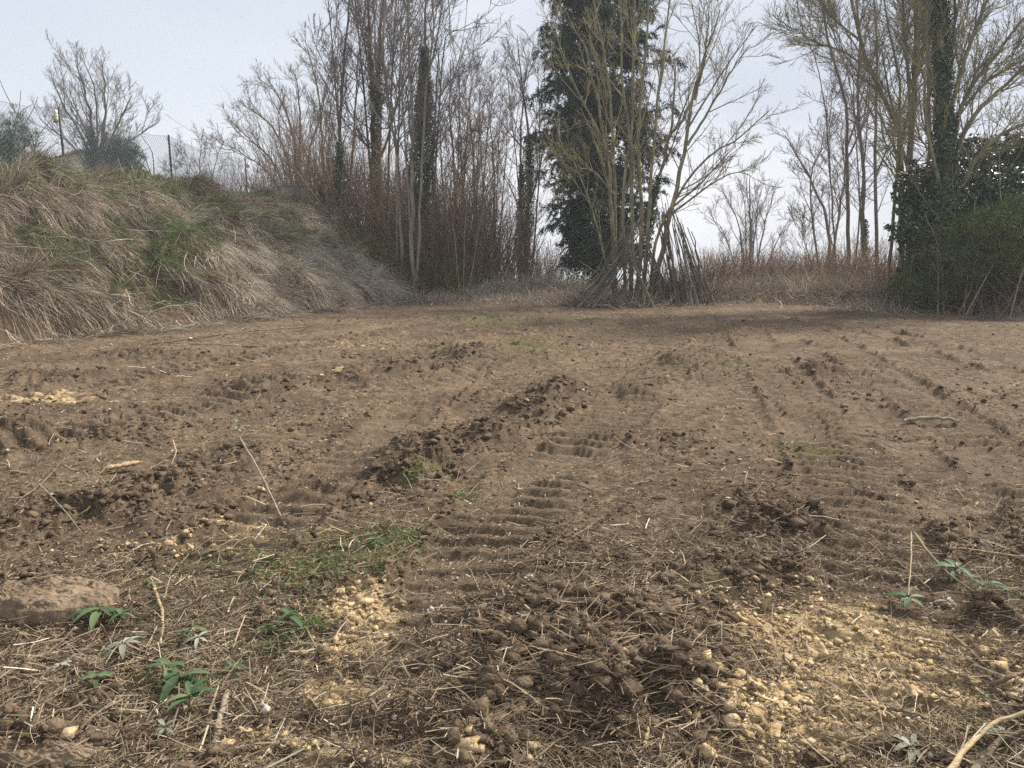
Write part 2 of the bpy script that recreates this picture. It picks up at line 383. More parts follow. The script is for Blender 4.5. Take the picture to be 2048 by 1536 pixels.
M = {}
M['bark_grey'] = mat_noise('grey_bark', [(0.3, (0.101, 0.084, 0.068)), (0.55, (0.189, 0.159, 0.128)), (0.75, (0.27, 0.236, 0.189))], 7, 5, bump=.5, stretch=(3, 3, .7))
M['bark_brown'] = mat_noise('brown_bark', [(0.3, (0.074, 0.051, 0.038)), (0.55, (0.149, 0.105, 0.074)), (0.75, (0.216, 0.159, 0.115))], 6, 5, bump=.4, stretch=(3, 3, .7))
M['bark_lichen'] = mat_noise('lichen_bark', [(0.36, (0.115, 0.098, 0.069)), (0.5, (0.196, 0.172, 0.109)), (0.6, (0.276, 0.247, 0.138)), (0.7, (0.414, 0.31, 0.069))], 4, 6, bump=.4, stretch=(2, 2, .8))
M['bark_pale'] = mat_noise('pale_bark', [(0.3, (0.149, 0.127, 0.098)), (0.55, (0.265, 0.23, 0.178)), (0.75, (0.345, 0.287, 0.149))], 5, 5, bump=.4, stretch=(2, 2, .8))
M['twig_grey'] = mat_noise('grey_twig', [(0.3, (0.115, 0.095, 0.084)), (0.7, (0.23, 0.196, 0.169))], 2, 3)
M['twig_red'] = mat_noise('russet_twig', [(0.3, (0.144, 0.084, 0.058)), (0.7, (0.264, 0.168, 0.114))], 1.5, 3)
M['twig_lichen'] = mat_noise('lichen_twig', [(0.35, (0.144, 0.126, 0.09)), (0.55, (0.228, 0.204, 0.12)), (0.72, (0.396, 0.312, 0.084))], 2.5, 4)
M['ivy'] = mat_rnd('ivy_leaf', [(0, (.015, .032, .014)), (.5, (.035, .070, .026)), (.85, (.075, .125, .045)), (1, (.14, .19, .08))], .4, .5, noise=.5, scale=1.2)
M['spruce'] = mat_rnd('spruce_needle', [(0, (.020, .036, .024)), (.5, (.038, .066, .042)), (1, (.07, .105, .065))], .7, .25, noise=.4)
M['thuja'] = mat_rnd('thuja_spray', [(0, (.035, .065, .035)), (.5, (.07, .12, .06)), (1, (.12, .18, .09))], .7, .2, noise=.4)
M['broom'] = mat_rnd('olive_shoot', [(0, (.07, .068, .022)), (.5, (.145, .135, .045)), (1, (.25, .22, .10))], .8, .15, noise=.5, scale=1)
M['straw'] = mat_rnd('dry_stalk', [(0, (.085, .058, .040)), (.3, (.185, .140, .098)), (.6, (.33, .265, .195)), (.88, (.49, .42, .325)), (1, (.68, .62, .51))], .8, .2, noise=.45, scale=1.3)
M['litter'] = mat_rnd('straw_chip', [(0, (.08, .055, .036)), (.35, (.16, .115, .075)), (.65, (.30, .23, .15)), (.9, (.46, .38, .26)), (1, (.68, .61, .48))], .8, .2)
M['root'] = mat_rnd('root_fibre', [(0, (.05, .034, .022)), (.6, (.13, .09, .058)), (1, (.24, .18, .12))], .9, .1)
M['evergreen'] = mat_rnd('evergreen_shoot', [(0, (.035, .055, .018)), (.5, (.09, .125, .036)), (1, (.19, .22, .075))], .7, .2, noise=.5, scale=1)
M['grass'] = mat_rnd('grass_blade', [(0, (.045, .08, .02)), (.5, (.11, .175, .045)), (1, (.24, .30, .11))], .6, .25, noise=.4, trans=.25)
M['moss'] = mat_rnd('moss', [(0, (.06, .06, .018)), (.6, (.13, .125, .035)), (1, (.22, .20, .07))], .9, .1)
M['brush'] = mat_rnd('brush_stem', [(0, (.10, .066, .044)), (.5, (.20, .135, .090)), (.85, (.31, .225, .155)), (1, (.44, .36, .27))], .85, .15, noise=.5, scale=.7)
M['pole'] = mat_noise('weathered_pole', [(.32, (.07, .06, .048)), (.52, (.15, .13, .10)), (.66, (.22, .19, .13)), (.78, (.38, .28, .08))], 3, 5, bump=.5, stretch=(3, 3, 1))
M['leafg'] = mat_rnd('green_leaf', [(0, (.04, .075, .03)), (.5, (.07, .115, .048)), (1, (.13, .17, .075))], .6, .25, trans=.15)
M['leafs'] = mat_rnd('silver_leaf', [(0, (.11, .12, .085)), (.5, (.21, .215, .16)), (1, (.33, .33, .26))], .75, .2)
M['post'] = mat_noise('painted_post', [(.3, (.02, .02, .03)), (.7, (.05, .045, .06))], 8, 3, .6, .4)
M['postp'] = mat_noise('purple_post', [(.3, (.03, .012, .03)), (.7, (.07, .03, .065))], 8, 3, .6, .4)
M['wire'] = mat_noise('plastic_wire', [(.3, (.06, .075, .11)), (.7, (.12, .14, .19))], 4, 2, .5, .4)
M['white'] = mat_noise('off_white', [(.3, (.55, .53, .47)), (.7, (.75, .73, .66))], 12, 3, .5, .4)
M['cream'] = mat_noise('cream_render', [(.3, (.42, .38, .30)), (.7, (.55, .50, .41))], 3, 5, .9, .1, bump=.2)
M['yellow'] = mat_noise('yellow_plastic', [(.3, (.32, .29, .12)), (.7, (.42, .38, .17))], 9, 3, .4, .4)
M['dark'] = mat_noise('dark_plastic', [(.3, (.02, .02, .025)), (.7, (.045, .045, .055))], 6, 3, .5, .4)
M['bluegrey'] = mat_noise('blue_grey_sheet', [(.3, (.07, .11, .15)), (.7, (.13, .19, .24))], 4, 4, .6, .3, bump=.2)
M['navy'] = mat_noise('navy_cloth', [(.3, (.02, .025, .05)), (.7, (.045, .05, .085))], 5, 4, .9, .1)
M['wood'] = mat_noise('grey_wood', [(.3, (.17, .13, .09)), (.55, (.32, .26, .19)), (.75, (.48, .41, .31))], 14, 6, .8, .2, bump=.7, bscale=60, stretch=(4, 4, .5), bdist=.01)
M['woodpale'] = mat_noise('split_wood', [(.3, (.30, .20, .10)), (.55, (.50, .38, .22)), (.75, (.70, .58, .38))], 16, 6, .7, .2, bump=.8, bscale=70, stretch=(1, 8, 8), bdist=.006)
M['twigb'] = mat_noise('brown_stick', [(.3, (.085, .06, .045)), (.55, (.17, .125, .09)), (.75, (.27, .21, .15))], 20, 5, .8, .2, bump=.4)
M['flint'] = mat_noise('flint', [(.3, (.22, .185, .15)), (.55, (.40, .35, .28)), (.75, (.62, .56, .46))], 18, 5, .6, .35, bump=.3)
M['sandclod'] = mat_noise('sandy_clod', [(.32, (.23, .16, .085)), (.48, (.42, .305, .165)), (.68, (.60, .465, .285))], 14, 6, 1, .05, bump=.8, bscale=90, bdist=.01)
M['clod'] = mat_noise('soil_clod', [(.30, (.060, .042, .028)), (.5, (.120, .085, .056)), (.72, (.215, .158, .105))], 14, 7, 1, .08, bump=1.0, bscale=80, bdist=.012)
M['orange'] = mat_noise('orange_petal', [(.3, (.62, .28, .02)), (.7, (.75, .42, .04))], 12, 3, .7, .2)

def ground_material():
    m, Nn, L, b = mat_new('bare_soil', .97, .10)
    t = Nn.new('ShaderNodeTexCoord'); v = t.outputs['Object']
    def noise(s, d=6, r=.6, vec=None):
        z = Nn.new('ShaderNodeTexNoise'); z.inputs['Scale'].default_value = s; z.inputs['Detail'].default_value = d; z.inputs['Roughness'].default_value = r
        L.new(vec or v, z.inputs['Vector']); return z.outputs[0]
    def attr(n):
        a = Nn.new('ShaderNodeAttribute'); a.attribute_name = n; return a.outputs['Fac']
    def math_(op, a, b_, clamp=False):
        q = Nn.new('ShaderNodeMath'); q.operation = op; q.use_clamp = clamp
        for i, s in enumerate((a, b_)):
            if isinstance(s, (int, float)): q.inputs[i].default_value = s
            else: L.new(s, q.inputs[i])
        return q.outputs[0]
    def mix(f, a, c):
        q = Nn.new('ShaderNodeMix'); q.data_type = 'RGBA'; L.new(f, q.inputs['Factor'])
        for s, k in ((a, 'A'), (c, 'B')):
            if isinstance(s, tuple): q.inputs[k].default_value = (*s, 1)
            else: L.new(s, q.inputs[k])
        return q.outputs['Result']
    def band(x, a, c):
        q = Nn.new('ShaderNodeMapRange'); q.interpolation_type = 'SMOOTHSTEP'; L.new(x, q.inputs[0]); q.inputs[1].default_value = a; q.inputs[2].default_value = c; return q.outputs[0]
    r1 = ramp(Nn, [(.32, (.062, .043, .028)), (.47, (.130, .091, .059)), (.60, (.205, .148, .096)), (.75, (.34, .255, .168))])
    L.new(noise(9, 9, .68), r1.inputs[0])
    col = r1.outputs[0]
    big = noise(.55, 4, .6)
    col = mix(math_('MULTIPLY', band(big, .45, .66), .45), col, (.245, .175, .112))          # paler dry earth
    col = mix(math_('MULTIPLY', band(noise(.9, 5, .6), .45, .62), .7), col, (.105, .074, .050))      # dark humus
    col = mix(math_('MULTIPLY', attr('packed'), .45), col, mix(noise(5, 5), (.135, .097, .065), (.235, .172, .114)))
    col = mix(math_('MULTIPLY', attr('heap'), .38), col, mix(noise(12, 6), (.060, .041, .027), (.150, .106, .070)))
    rs = ramp(Nn, [(.3, (.37, .26, .135)), (.55, (.50, .37, .21)), (.75, (.62, .49, .315))]); L.new(noise(24, 8, .7), rs.inputs[0])
    sm = band(math_('ADD', attr('sand'), math_('MULTIPLY', math_('SUBTRACT', noise(7, 6, .65), .5), 1.3)), .31, .66)
    col = mix(sm, col, rs.outputs[0])
    mm = math_('MULTIPLY', band(math_('ADD', attr('mossy'), math_('MULTIPLY', math_('SUBTRACT', noise(11, 6, .7), .5), 2.0)), .62, 1.15), .65)
    col = mix(mm, col, mix(noise(30, 4), (.075, .08, .025), (.17, .165, .06)))
    bk = attr('bank')
    rb = ramp(Nn, [(.3, (.055, .036, .024)), (.5, (.10, .066, .043)), (.62, (.13, .098, .060)), (.75, (.07, .085, .03))]); L.new(noise(1.6, 8, .65), rb.inputs[0])
    col = mix(bk, col, rb.outputs[0])
    col = mix(math_('MULTIPLY', attr('lawn'), .9), col, mix(noise(3, 6), (.06, .085, .025), (.15, .19, .06)))
    # crumbs of chalk and straw dust
    vor = Nn.new('ShaderNodeTexVoronoi'); vor.inputs['Scale'].default_value = 42; L.new(v, vor.inputs['Vector'])
    sp = math_('MULTIPLY', math_('LESS_THAN', vor.outputs['Distance'], .13), math_('GREATER_THAN', noise(17, 2), .58))
    col = mix(math_('MULTIPLY', sp, .75), col, (.50, .42, .30))
    L.new(col, b.inputs['Base Color'])
    bp = Nn.new('ShaderNodeBump'); bp.inputs['Strength'].default_value = 1.0; bp.inputs['Distance'].default_value = .022
    hsum = math_('ADD', math_('MULTIPLY', noise(38, 7, .7), 1.0), math_('MULTIPLY', noise(130, 4, .7), .45))
    L.new(hsum, bp.inputs['Height']); L.new(bp.outputs[0], b.inputs['Normal'])
    return m
M['soil'] = ground_material()

# ------------------------------------------------------------------ ground sheet
def build_ground():
    ys = [-40, -25, -15, -9, -5, -3, -1.6, -0.7, -0.1, 0.3, 0.6, 0.85, 1.05]
    y = 1.2
    while y < 31:
        ys.append(y); y += min(max(1.15*y*y/(1.55*740), 0.0042), 0.045) if y < 27.5 else 0.09
    while y < 300:
        ys.append(y); y *= 1.035
    ys = np.array(ys)
    ui = np.linspace(-1, 1, 940)
    uo = 1+np.cumsum(0.004*1.16**np.arange(1, 24))
    u = np.r_[-uo[::-1], ui, uo]
    hw = 0.78*np.clip(ys, 0.6, 1e9)+0.7
    X = u[None, :]*hw[:, None]; Y = np.repeat(ys[:, None], len(u), 1)
    Z, tm, tread, berm, hp, sd, ms, d, rough = full_h(X.ravel(), Y.ravel(), True)
    nx = len(u); ny = len(ys)
    V = np.stack([X.ravel(), Y.ravel(), Z], -1)
    idx = np.arange(nx*ny).reshape(ny, nx)
    F = np.stack([idx[:-1, :-1], idx[:-1, 1:], idx[1:, 1:], idx[1:, :-1]], -1).reshape(-1, 4)
    me = mk_mesh('ground', V, F, pattr={'sand': sd, 'mossy': ms, 'lawn': sstep(4.6, 5.6, d), 'heap': np.clip(hp*9+.5*berm, 0, 1), 'packed': np.clip(tm-0.5*berm, 0, 1), 'bank': sstep(-0.1, 0.5, d)}, smooth=False)
    me.materials.append(M['soil'])
    o = bpy.data.objects.new('ground', me); sc.collection.objects.link(o); tag(o, kind='structure')
    tag(o, 'bare brown cleared earth with track marks, rising to a bank on the left', 'ground')
build_ground()

# ------------------------------------------------------------------ clods and stones
def ico(sub):
    import bmesh
    bm = bmesh.new(); bmesh.ops.create_icosphere(bm, subdivisions=sub, radius=1)
    V = np.array([v.co[:] for v in bm.verts]); F = np.array([[v.index for v in f.verts] for f in bm.faces]); bm.free(); return V, F
def lumps(g, C, S, sub, amp=0.35, squash=0.62):
    """one noisy lump per centre; returns V, F"""
    V0, F0 = ico(sub); Nn = len(C); k = len(V0)
    r = np.full((Nn, k), 9.0)
    for _ in range(7):                                     # cut flat faces like broken earth
        pn = nrm(g.normal(size=(Nn, 3))); pd = g.uniform(.36, .95, (Nn, 1))
        r = np.minimum(r, pd/np.maximum(pn@V0.T, .12))
    r = np.minimum(r, 1.35)*(1+amp*0.30*g.normal(size=(Nn, k)))
    Sx = S[:, None]*g.uniform(0.7, 1.3, (Nn, 3))*np.array([1, 1, squash])
    a = g.uniform(0, 6.28, Nn); ca, sa = np.cos(a), np.sin(a)
    X = V0[None]*r[:, :, None]*Sx[:, None, :]
    X = np.stack([X[..., 0]*ca[:, None]-X[..., 1]*sa[:, None], X[..., 0]*sa[:, None]+X[..., 1]*ca[:, None], X[..., 2]], -1)+C[:, None, :]
    F = F0[None]+(np.arange(Nn)*k)[:, None, None]
    return X.reshape(-1, 3), F.reshape(-1, 3)
def screen_pts(g, n, ymin, ymax, x0=-200, x1=2250, pw=1.0):
    py = ymin+(ymax-ymin)*g.random(n)**pw; px = g.uniform(x0, x1, n); p = flat(px, py); return p[:, 0], p[:, 1]
def build_clods():
    g = rng(5)
    x, y = screen_pts(g, 90000, 620, 1700, pw=.8)
    z, tm, tread, berm, hp, sd, ms, d, rough = full_h(x, y, True)
    w_ = np.clip(rough-0.35, 0, 1)**1.3*(1-0.7*tm)*(d < -0.1)+0.05
    keep = g.random(len(x)) < w_*0.75
    x, y, z, sd, rough, hp = [a[keep] for a in (x, y, z, sd, rough, hp)]
    S = 0.004+0.017*g.random(len(x))**3.6*(0.6+rough)+0.0012*y
    jt = g.normal(0, .2, len(sd))
    for nm, mk, sel, lab in (('soil_clods', 'clod', sd+jt < .5, 'dark crumbly clods of torn up soil scattered over the cleared ground'),
                             ('sandy_clods', 'sandclod', sd+jt >= .5, 'yellow sandy clods and crumbs in the ochre patches')):
        C = np.stack([x, y, z+S*0.2], -1)[sel]; s = S[sel]
        V, F = lumps(g, C, s, 1, .5)
        me = mk_mesh(nm, V, F, smooth=False); me.materials.append(M[mk])
        o = bpy.data.objects.new(nm, me); sc.collection.objects.link(o); tag(o, lab, 'soil clods', kind='stuff')
    # extra dense yellow crumbs at bottom right and bottom left
    x = []; y = []
    for (a, b, c, d_, h) in SAND[:14]:
        n = int(2100*c*d_/.2); x.append(g.normal(a, c*.60, n)); y.append(g.normal(b, d_*.62, n))
    x = np.concatenate(x); y = np.concatenate(y); z, tm, *_ = full_h(x, y, True)
    k = g.random(len(x)) > 0.75*tm; x, y, z = x[k], y[k], z[k]
    S = 0.003+0.017*g.random(len(x))**4
    V, F = lumps(g, np.stack([x, y, z+S*.3], -1), S, 1)
    me = mk_mesh('sandy_crumbs', V, F); me.materials.append(M['sandclod'])
    o = bpy.data.objects.new('sandy_crumbs', me); sc.collection.objects.link(o); tag(o, 'fine yellow crumbs of sandy subsoil lying over the ochre patches', 'sandy crumbs', kind='stuff')
    # large clods in the heaps
    x = []; y = []
    for (a, b, c, d_, h) in HEAPS:
        n = int(26+ 500*h*c*d_/.05*.35); x.append(g.normal(a, c*.6, n)); y.append(g.normal(b, d_*.6, n))
    x = np.concatenate(x); y = np.concatenate(y); z, tm, tr, be, hp, sd, *_ = full_h(x, y, True)
    k = (sd < .5) & (g.random(len(x)) > .8*tm); x, y, z = x[k], y[k], z[k]
    S = 0.007+0.028*g.random(len(x))**4.5
    V, F = lumps(g, np.stack([x, y, z+S*.1], -1), S, 2, amp=.42, squash=.7)
    me = mk_mesh('heaped_clods', V, F); me.materials.append(M['clod'])
    o = bpy.data.objects.new('heaped_clods', me); sc.collection.objects.link(o); tag(o, 'larger lumpy clods in the dark heaps between the track marks', 'soil clods', kind='stuff')
    # pebbles
    x, y = screen_pts(g, 1700, 630, 1650, pw=.7); z = full_h(x, y); k = bank_d(x, y) < -.1; x, y, z = x[k], y[k], z[k]
    S = 0.003+0.009*g.random(len(x))**3+.0007*y
    V, F = lumps(g, np.stack([x, y, z+S*.35], -1), S, 1, amp=.2)
    me = mk_mesh('pebbles', V, F); me.materials.append(M['flint'])
    o = bpy.data.objects.new('pebbles', me); sc.collection.objects.link(o); tag(o, 'small pale flint and chalk pebbles strewn over the soil', 'pebbles', kind='stuff')
build_clods()

# ------------------------------------------------------------------ straw, roots, moss, grass on the field
def build_litter():
    g = rng(9)
    x, y = screen_pts(g, 125000, 600, 1720, pw=.72)
    z, tm, tread, berm, hp, sd, ms, d, rough = full_h(x, y, True)
    dens = 0.30+0.95*sstep(.42, .68, fbm(x*1.7, y*1.7, 4, 300))
    lit = np.zeros_like(x)
    for (px, py, a, b, h) in [(1500, 1090, .6, .3, .9), (1800, 1120, .6, .2, 2.2), (1620, 1090, .3, .15, 1.4), (1200, 1150, .4, .35, .8), (300, 1320, .7, .3, 1.2), (300, 1200, .6, .3, .8), (620, 1100, .5, .4, .8), (1200, 1340, .5, .3, .9), (2010, 1330, .25, .25, 1.4), (1980, 1500, .3, .2, 1.4), (500, 1450, .5, .15, .8)]:
        c = flat(px, py); lit = np.maximum(lit, h*np.exp(-((x-c[0])/a)**2-((y-c[1])/b)**2))
    k = g.random(len(x)) < (dens*(1-.55*tm)*.7+lit)*(d < -.05)*(1-.5*(sd > .6))
    x, y, z = x[k], y[k], z[k]; n = len(x)
    a = g.normal(0.0, 1.1, n)+g.integers(0, 2, n)*math.pi
    lift = np.abs(g.normal(0.0, .22, n))
    D = np.stack([np.cos(a), np.sin(a), lift], -1)
    far = np.clip(y/4, 1, 5); rbig = g.random(n)
    L = (0.018+0.15*g.random(n)**3)*far**.5; wd = (0.0009+0.0022*g.random(n)**3)*far**.55
    b = Buf(); rr = np.clip(g.beta(1.6, 1.9, n)-.02*np.clip(y-6, 0, 20), 0, 1)
    strands(b, g, np.stack([x, y, z+.010], -1), D, L, wd, 3, .03, .12, None, rr, taper=.8)
    # short chips everywhere
    x, y = screen_pts(g, 95000, 600, 1720, pw=.8); k = bank_d(x, y) < -.05; x, y = x[k], y[k]; z = full_h(x, y); n = len(x); far = np.clip(y/4, 1, 5)
    a = g.uniform(0, 6.28, n); D = np.stack([np.cos(a), np.sin(a), np.abs(g.normal(0, .3, n))], -1)
    strands(b, g, np.stack([x, y, z+.006], -1), D, (.007+.025*g.random(n)**2)*far**.7, (.0010+.0016*g.random(n)**2)*far**.7, 2, 0, .1, None, np.clip(g.beta(1.7, 1.7, n), 0, 1), taper=.9)
    tag(b.obj('straw_litter', M['litter']), 'chopped straw, stalk chips and twig bits strewn over the soil', 'straw litter', kind='stuff')
    # root fibres poking from the heaps
    x = []; y = []
    for (a_, b_, c, d_, h) in HEAPS:
        m = int(400+ 34000*h*c*d_*.30); x.append(g.normal(a_, c*.65, m)); y.append(g.normal(b_, d_*.65, m))
    x = np.concatenate(x); y = np.concatenate(y); z = full_h(x, y); n = len(x)
    D = g.normal(size=(n, 3)); D[:, 2] = np.abs(D[:, 2])*.7
    b = Buf(); strands(b, g, np.stack([x, y, z], -1), D, .03+.09*g.random(n)**1.5, .0006+.0009*g.random(n), 4, .35, .3)
    tag(b.obj('root_fibres', M['root']), 'fine brown roots and dead grass poking out of the heaps of soil', 'roots', kind='stuff')
    # moss and small green regrowth
    x, y = screen_pts(g, 60000, 620, 1650, pw=.75); z, tm, tr, be, hp, sd, ms, d, ro = full_h(x, y, True)
    k = g.random(len(x)) < (ms*.9+.05)*sstep(.5, .62, fbm(x*6, y*6, 3, 333))*(d < 0)
    x, y, z = x[k], y[k], z[k]; n = len(x); far = np.clip(y/4, 1, 5)
    D = g.normal(size=(n, 3))*.6; D[:, 2] = 1
    b = Buf(); strands(b, g, np.stack([x, y, z], -1), D, (.012+.02*g.random(n))*far**.5, (.0012+.0012*g.random(n))*far**.5, 3, .3, .3)
    tag(b.obj('moss', M['moss']), 'olive green moss tufts clinging to the broken soil', 'moss', kind='stuff')
    # green weeds by the left foreground
    b = Buf()
    for (px, py, n, s) in [(760, 1090, 420, .15), (690, 1110, 420, .26), (800, 1075, 260, .09), (640, 1150, 260, .25), (560, 1180, 350, .3), (300, 1400, 500, .35), (450, 1250, 300, .3), (610, 1260, 500, .06), (560, 1290, 250, .05), (350, 1390, 500, .10), (640, 1140, 500, .15), (480, 1130, 300, .15), (930, 1000, 120, .05), (820, 975, 140, .04), (1990, 1190, 200, .08), (1000, 700, 260, .8), (1390, 735, 160, .5), (1040, 640, 400, 1.5), (2000, 1480, 300, .12)]:
        c = flat(px, py); X = g.normal(c[0], s, n); Y = g.normal(c[1], s*.8, n); Z = full_h(X, Y)
        D = g.normal(size=(n, 3))*.9; D[:, 2] = 1
        f = np.clip(c[1]/4, 1, 3)
        strands(b, g, np.stack([X, Y, Z], -1), D, (.015+.035*g.random(n))*f, (.0012+.003*g.random(n))*f, 3, .3, .25)
    tag(b.obj('weeds', M['grass']), 'low green weeds and grass left in patches on the bare soil', 'weeds', kind='stuff')
def full_h_fast(x, y): return base_h(x, y)+(fbm(x*2.2, y*2.2, 4, 41)-0.5)*0.055-.01
build_litter()

# ------------------------------------------------------------------ the bank: flattened dead grass, green patches
def build_bank():
    g = rng(21)
    def slope_pts(n, lo=-.07, hi=1.25):
        Y = g.uniform(3.5, 31, n*2)**1.0; s = g.uniform(lo, hi, n*2)
        wd = np.interp(Y, [0, 15, 24, 32, 60], [3.5, 3.6, 4.6, 5.6, 7])
        X = np.interp(Y, TOEY, TOEX)-s*wd/.92
        k = np.abs(X/Y) < .95; return X[k][:n], Y[k][:n], s[k][:n]
    X, Y, s = slope_pts(9500)
    mat_ = fbm(X*.8, Y*.8, 4, 400)
    k = ((mat_ > .47) | (g.random(len(X)) < .12)) & ((s > .12) | (g.random(len(X)) < .45))
    X, Y, s = X[k], Y[k], s[k]
    C = len(X); per = 28
    ca_ = -.40+(fbm(X*.6, Y*.6, 3, 410)-.5)*1.3+g.normal(0, .22, C); cdir = np.stack([np.cos(ca_), np.sin(ca_)], -1)
    ccol = g.normal(.08, .20, C)+(fbm(X*1.1+5, Y*1.1, 3, 420)-.5)*1.0
    i = np.repeat(np.arange(C), per); n = len(i)
    x = X[i]+g.normal(0, .16, n); y = Y[i]+g.normal(0, .16, n); z = full_h_b(x, y)
    hd = cdir[i]+g.normal(0, .20, (n, 2))
    e = .05; slope = (full_h_b(x+hd[:, 0]*e*3, y+hd[:, 1]*e*3)-z)/(e*3)
    D = np.stack([hd[:, 0], hd[:, 1], slope+np.abs(g.normal(.03, .15, n))], -1)
    L = .18+.65*g.random(n)**1.6
    b = Buf(); rr = np.clip(g.beta(2.0, 2.2, n)+ccol[i], 0, 1)
    strands(b, g, np.stack([x, y, z+.01], -1), D, L, .0024+.0042*g.random(n)**2+.00010*y, 5, .06, .13, full_h_b, rr)
    # bleached swathe low on the slope near its far end, and brown thatch on top of the crest
    for (px0, px1, py0, py1, N_, sh) in [(560, 800, 525, 600, 14000, .28), (380, 560, 470, 540, 5000, .0), (80, 330, 520, 600, 6000, .1), (600, 800, 430, 500, 8000, -.05)]:
        pass
    for (ya, yb, sa, sb, N_, sh) in [(17.5, 23.5, .02, .42, 26000, .42), (13, 19, .45, .8, 5000, .1), (9, 14, .2, .55, 5000, .05), (20, 30, .6, 1.0, 9000, .02)]:
        y = g.uniform(ya, yb, N_); s = g.uniform(sa, sb, N_); wd = np.interp(y, [0, 15, 24, 32], [3.5, 3.6, 4.6, 5.6])
        x = np.interp(y, TOEY, TOEX)-s*wd/.92
        kk = fbm(x*1.3, y*1.3, 3, 444) > .42; x, y = x[kk], y[kk]; N_ = len(x); z = full_h_b(x, y)
        a = -.35+g.normal(0, .22, N_); D = np.stack([np.cos(a), np.sin(a), -.75+np.abs(g.normal(.06, .2, N_))], -1)
        strands(b, g, np.stack([x, y, z+.02], -1), D, .35+.55*g.random(N_), .0022+.002*g.random(N_), 5, .05, .10, full_h_b, np.clip(g.beta(2, 2, N_)*.8+sh, 0, 1))
    tag(b.obj('dead_grass', M['straw']), 'flattened mat of dead straw coloured grass combed down the bank', 'dead grass', kind='stuff')
    # green grass: patches on the slope and the lawn edge on top
    b = Buf(); n = 120000
    X, Y, s = slope_pts(n, .25, 1.9)
    gm = fbm(X*.9+7, Y*.9, 4, 500)+.10*sstep(.8, 1.2, s)-.16*sstep(20, 26, Y)*(s < 1.1)
    k = g.random(len(X)) < sstep(.49, .60, gm)*(.45+.55*(s > .5)); X, Y, s = X[k], Y[k], s[k]; n = len(X)
    D = g.normal(size=(n, 3))*.5; D[:, 2] = .9; D[:, 0] += .35
    strands(b, g, np.stack([X, Y, full_h_b(X, Y)+.04], -1), D, .06+.18*g.random(n), .004+.004*g.random(n), 3, .3, .2)
    for (px, py, Yc, sx, sy, N_) in [(230, 350, 18.5, 1.5, .8, 14000), (60, 330, 16.5, .8, .6, 2500), (400, 375, 20.5, .8, .5, 3000), (440, 400, 20, .7, .5, 5000), (750, 440, 27, 1.0, 1, 2500), (120, 395, 14.5, .7, .6, 5000), (330, 480, 16.2, .5, .6, 3500)]:
        c = at(px, py, Yc); X = g.normal(c[0], sx, N_); Y = g.normal(c[1], sy, N_)
        D = g.normal(size=(N_, 3))*.5; D[:, 2] = 1
        strands(b, g, np.stack([X, Y, full_h_b(X, Y)], -1), D, .07+.13*g.random(N_), .003+.003*g.random(N_), 3, .3, .2)
    tag(b.obj('green_grass', M['grass']), 'green grass in patches on the bank and along its crest', 'grass', kind='stuff')
    # standing dry stalks along crest and odd long stems
    b = Buf(); n = 9000
    X, Y, s = slope_pts(n, .7, 1.3); n = len(X)
    D = g.normal(size=(n, 3))*.45; D[:, 2] = 1; D[:, 0] += .2
    strands(b, g, np.stack([X, Y, full_h_b(X, Y)], -1), D, .12+.38*g.random(n)**1.6, .002+.002*g.random(n), 4, .22, .18)
    n = 2600; X, Y, s = slope_pts(n, -.10, 1.05); n = len(X)
    a = g.normal(-.4, .9, n); D = np.stack([np.cos(a), np.sin(a), -.35+g.normal(.1, .3, n)], -1)
    strands(b, g, np.stack([X, Y, full_h_b(X, Y)+.05], -1), D, .5+.8*g.random(n), .003+.003*g.random(n), 6, .04, .16, full_h_b, np.clip(g.beta(2.5, 1.6, n), 0, 1))
    n = 7000; X, Y, s = slope_pts(n, .92, 1.22); n = len(X); kk = fbm(X*1.5, Y*1.5, 3, 470) > .5; X, Y = X[kk], Y[kk]; n = len(X)
    D = g.normal(size=(n, 3))*.35; D[:, 2] = 1
    strands(b, g, np.stack([X, Y, full_h_b(X, Y)], -1), D, .15+.35*g.random(n), .003+.003*g.random(n), 4, .15, .2)
    tag(b.obj('dry_stalks', M['straw']), 'loose long dry stalks standing and lying over the bank', 'dry stalks', kind='stuff')
def full_h_b(x, y): return base_h(x, y)+(fbm(x*9, y*9, 4, 130)-0.5)*0.10
build_bank()

# ------------------------------------------------------------------ trees
def ivy_on(buf, g, path, rad, n, size=.07, lump=.5):
    """leaves round a path (m,3); rad(t) gives the outer radius"""
    path = spline(path, 40); t = g.random(n); f = t*39; i = np.minimum(f.astype(int), 38); f = (f-i)[:, None]
    c = path[i]*(1-f)+path[i+1]*f; a = g.uniform(0, 2*math.pi, n)
    R = np.interp(t, np.linspace(0, 1, len(rad)), rad)
    lum = 1-lump+2*lump*vnoise(t*len(path)*.45+7, a*1.3, 40)*(.5+vnoise(t*31, a*.9, 45))
    r = R*lum*(.35+.65*np.sqrt(g.random(n)))
    out = np.stack([np.cos(a), np.sin(a), np.zeros(n)], -1)
    P = c+out*r[:, None]+g.normal(0, .03, (n, 3))
    leaves(buf, g, P, size*g.uniform(.6, 1.3, n), out*1.0+np.array([0, 0, .5]))

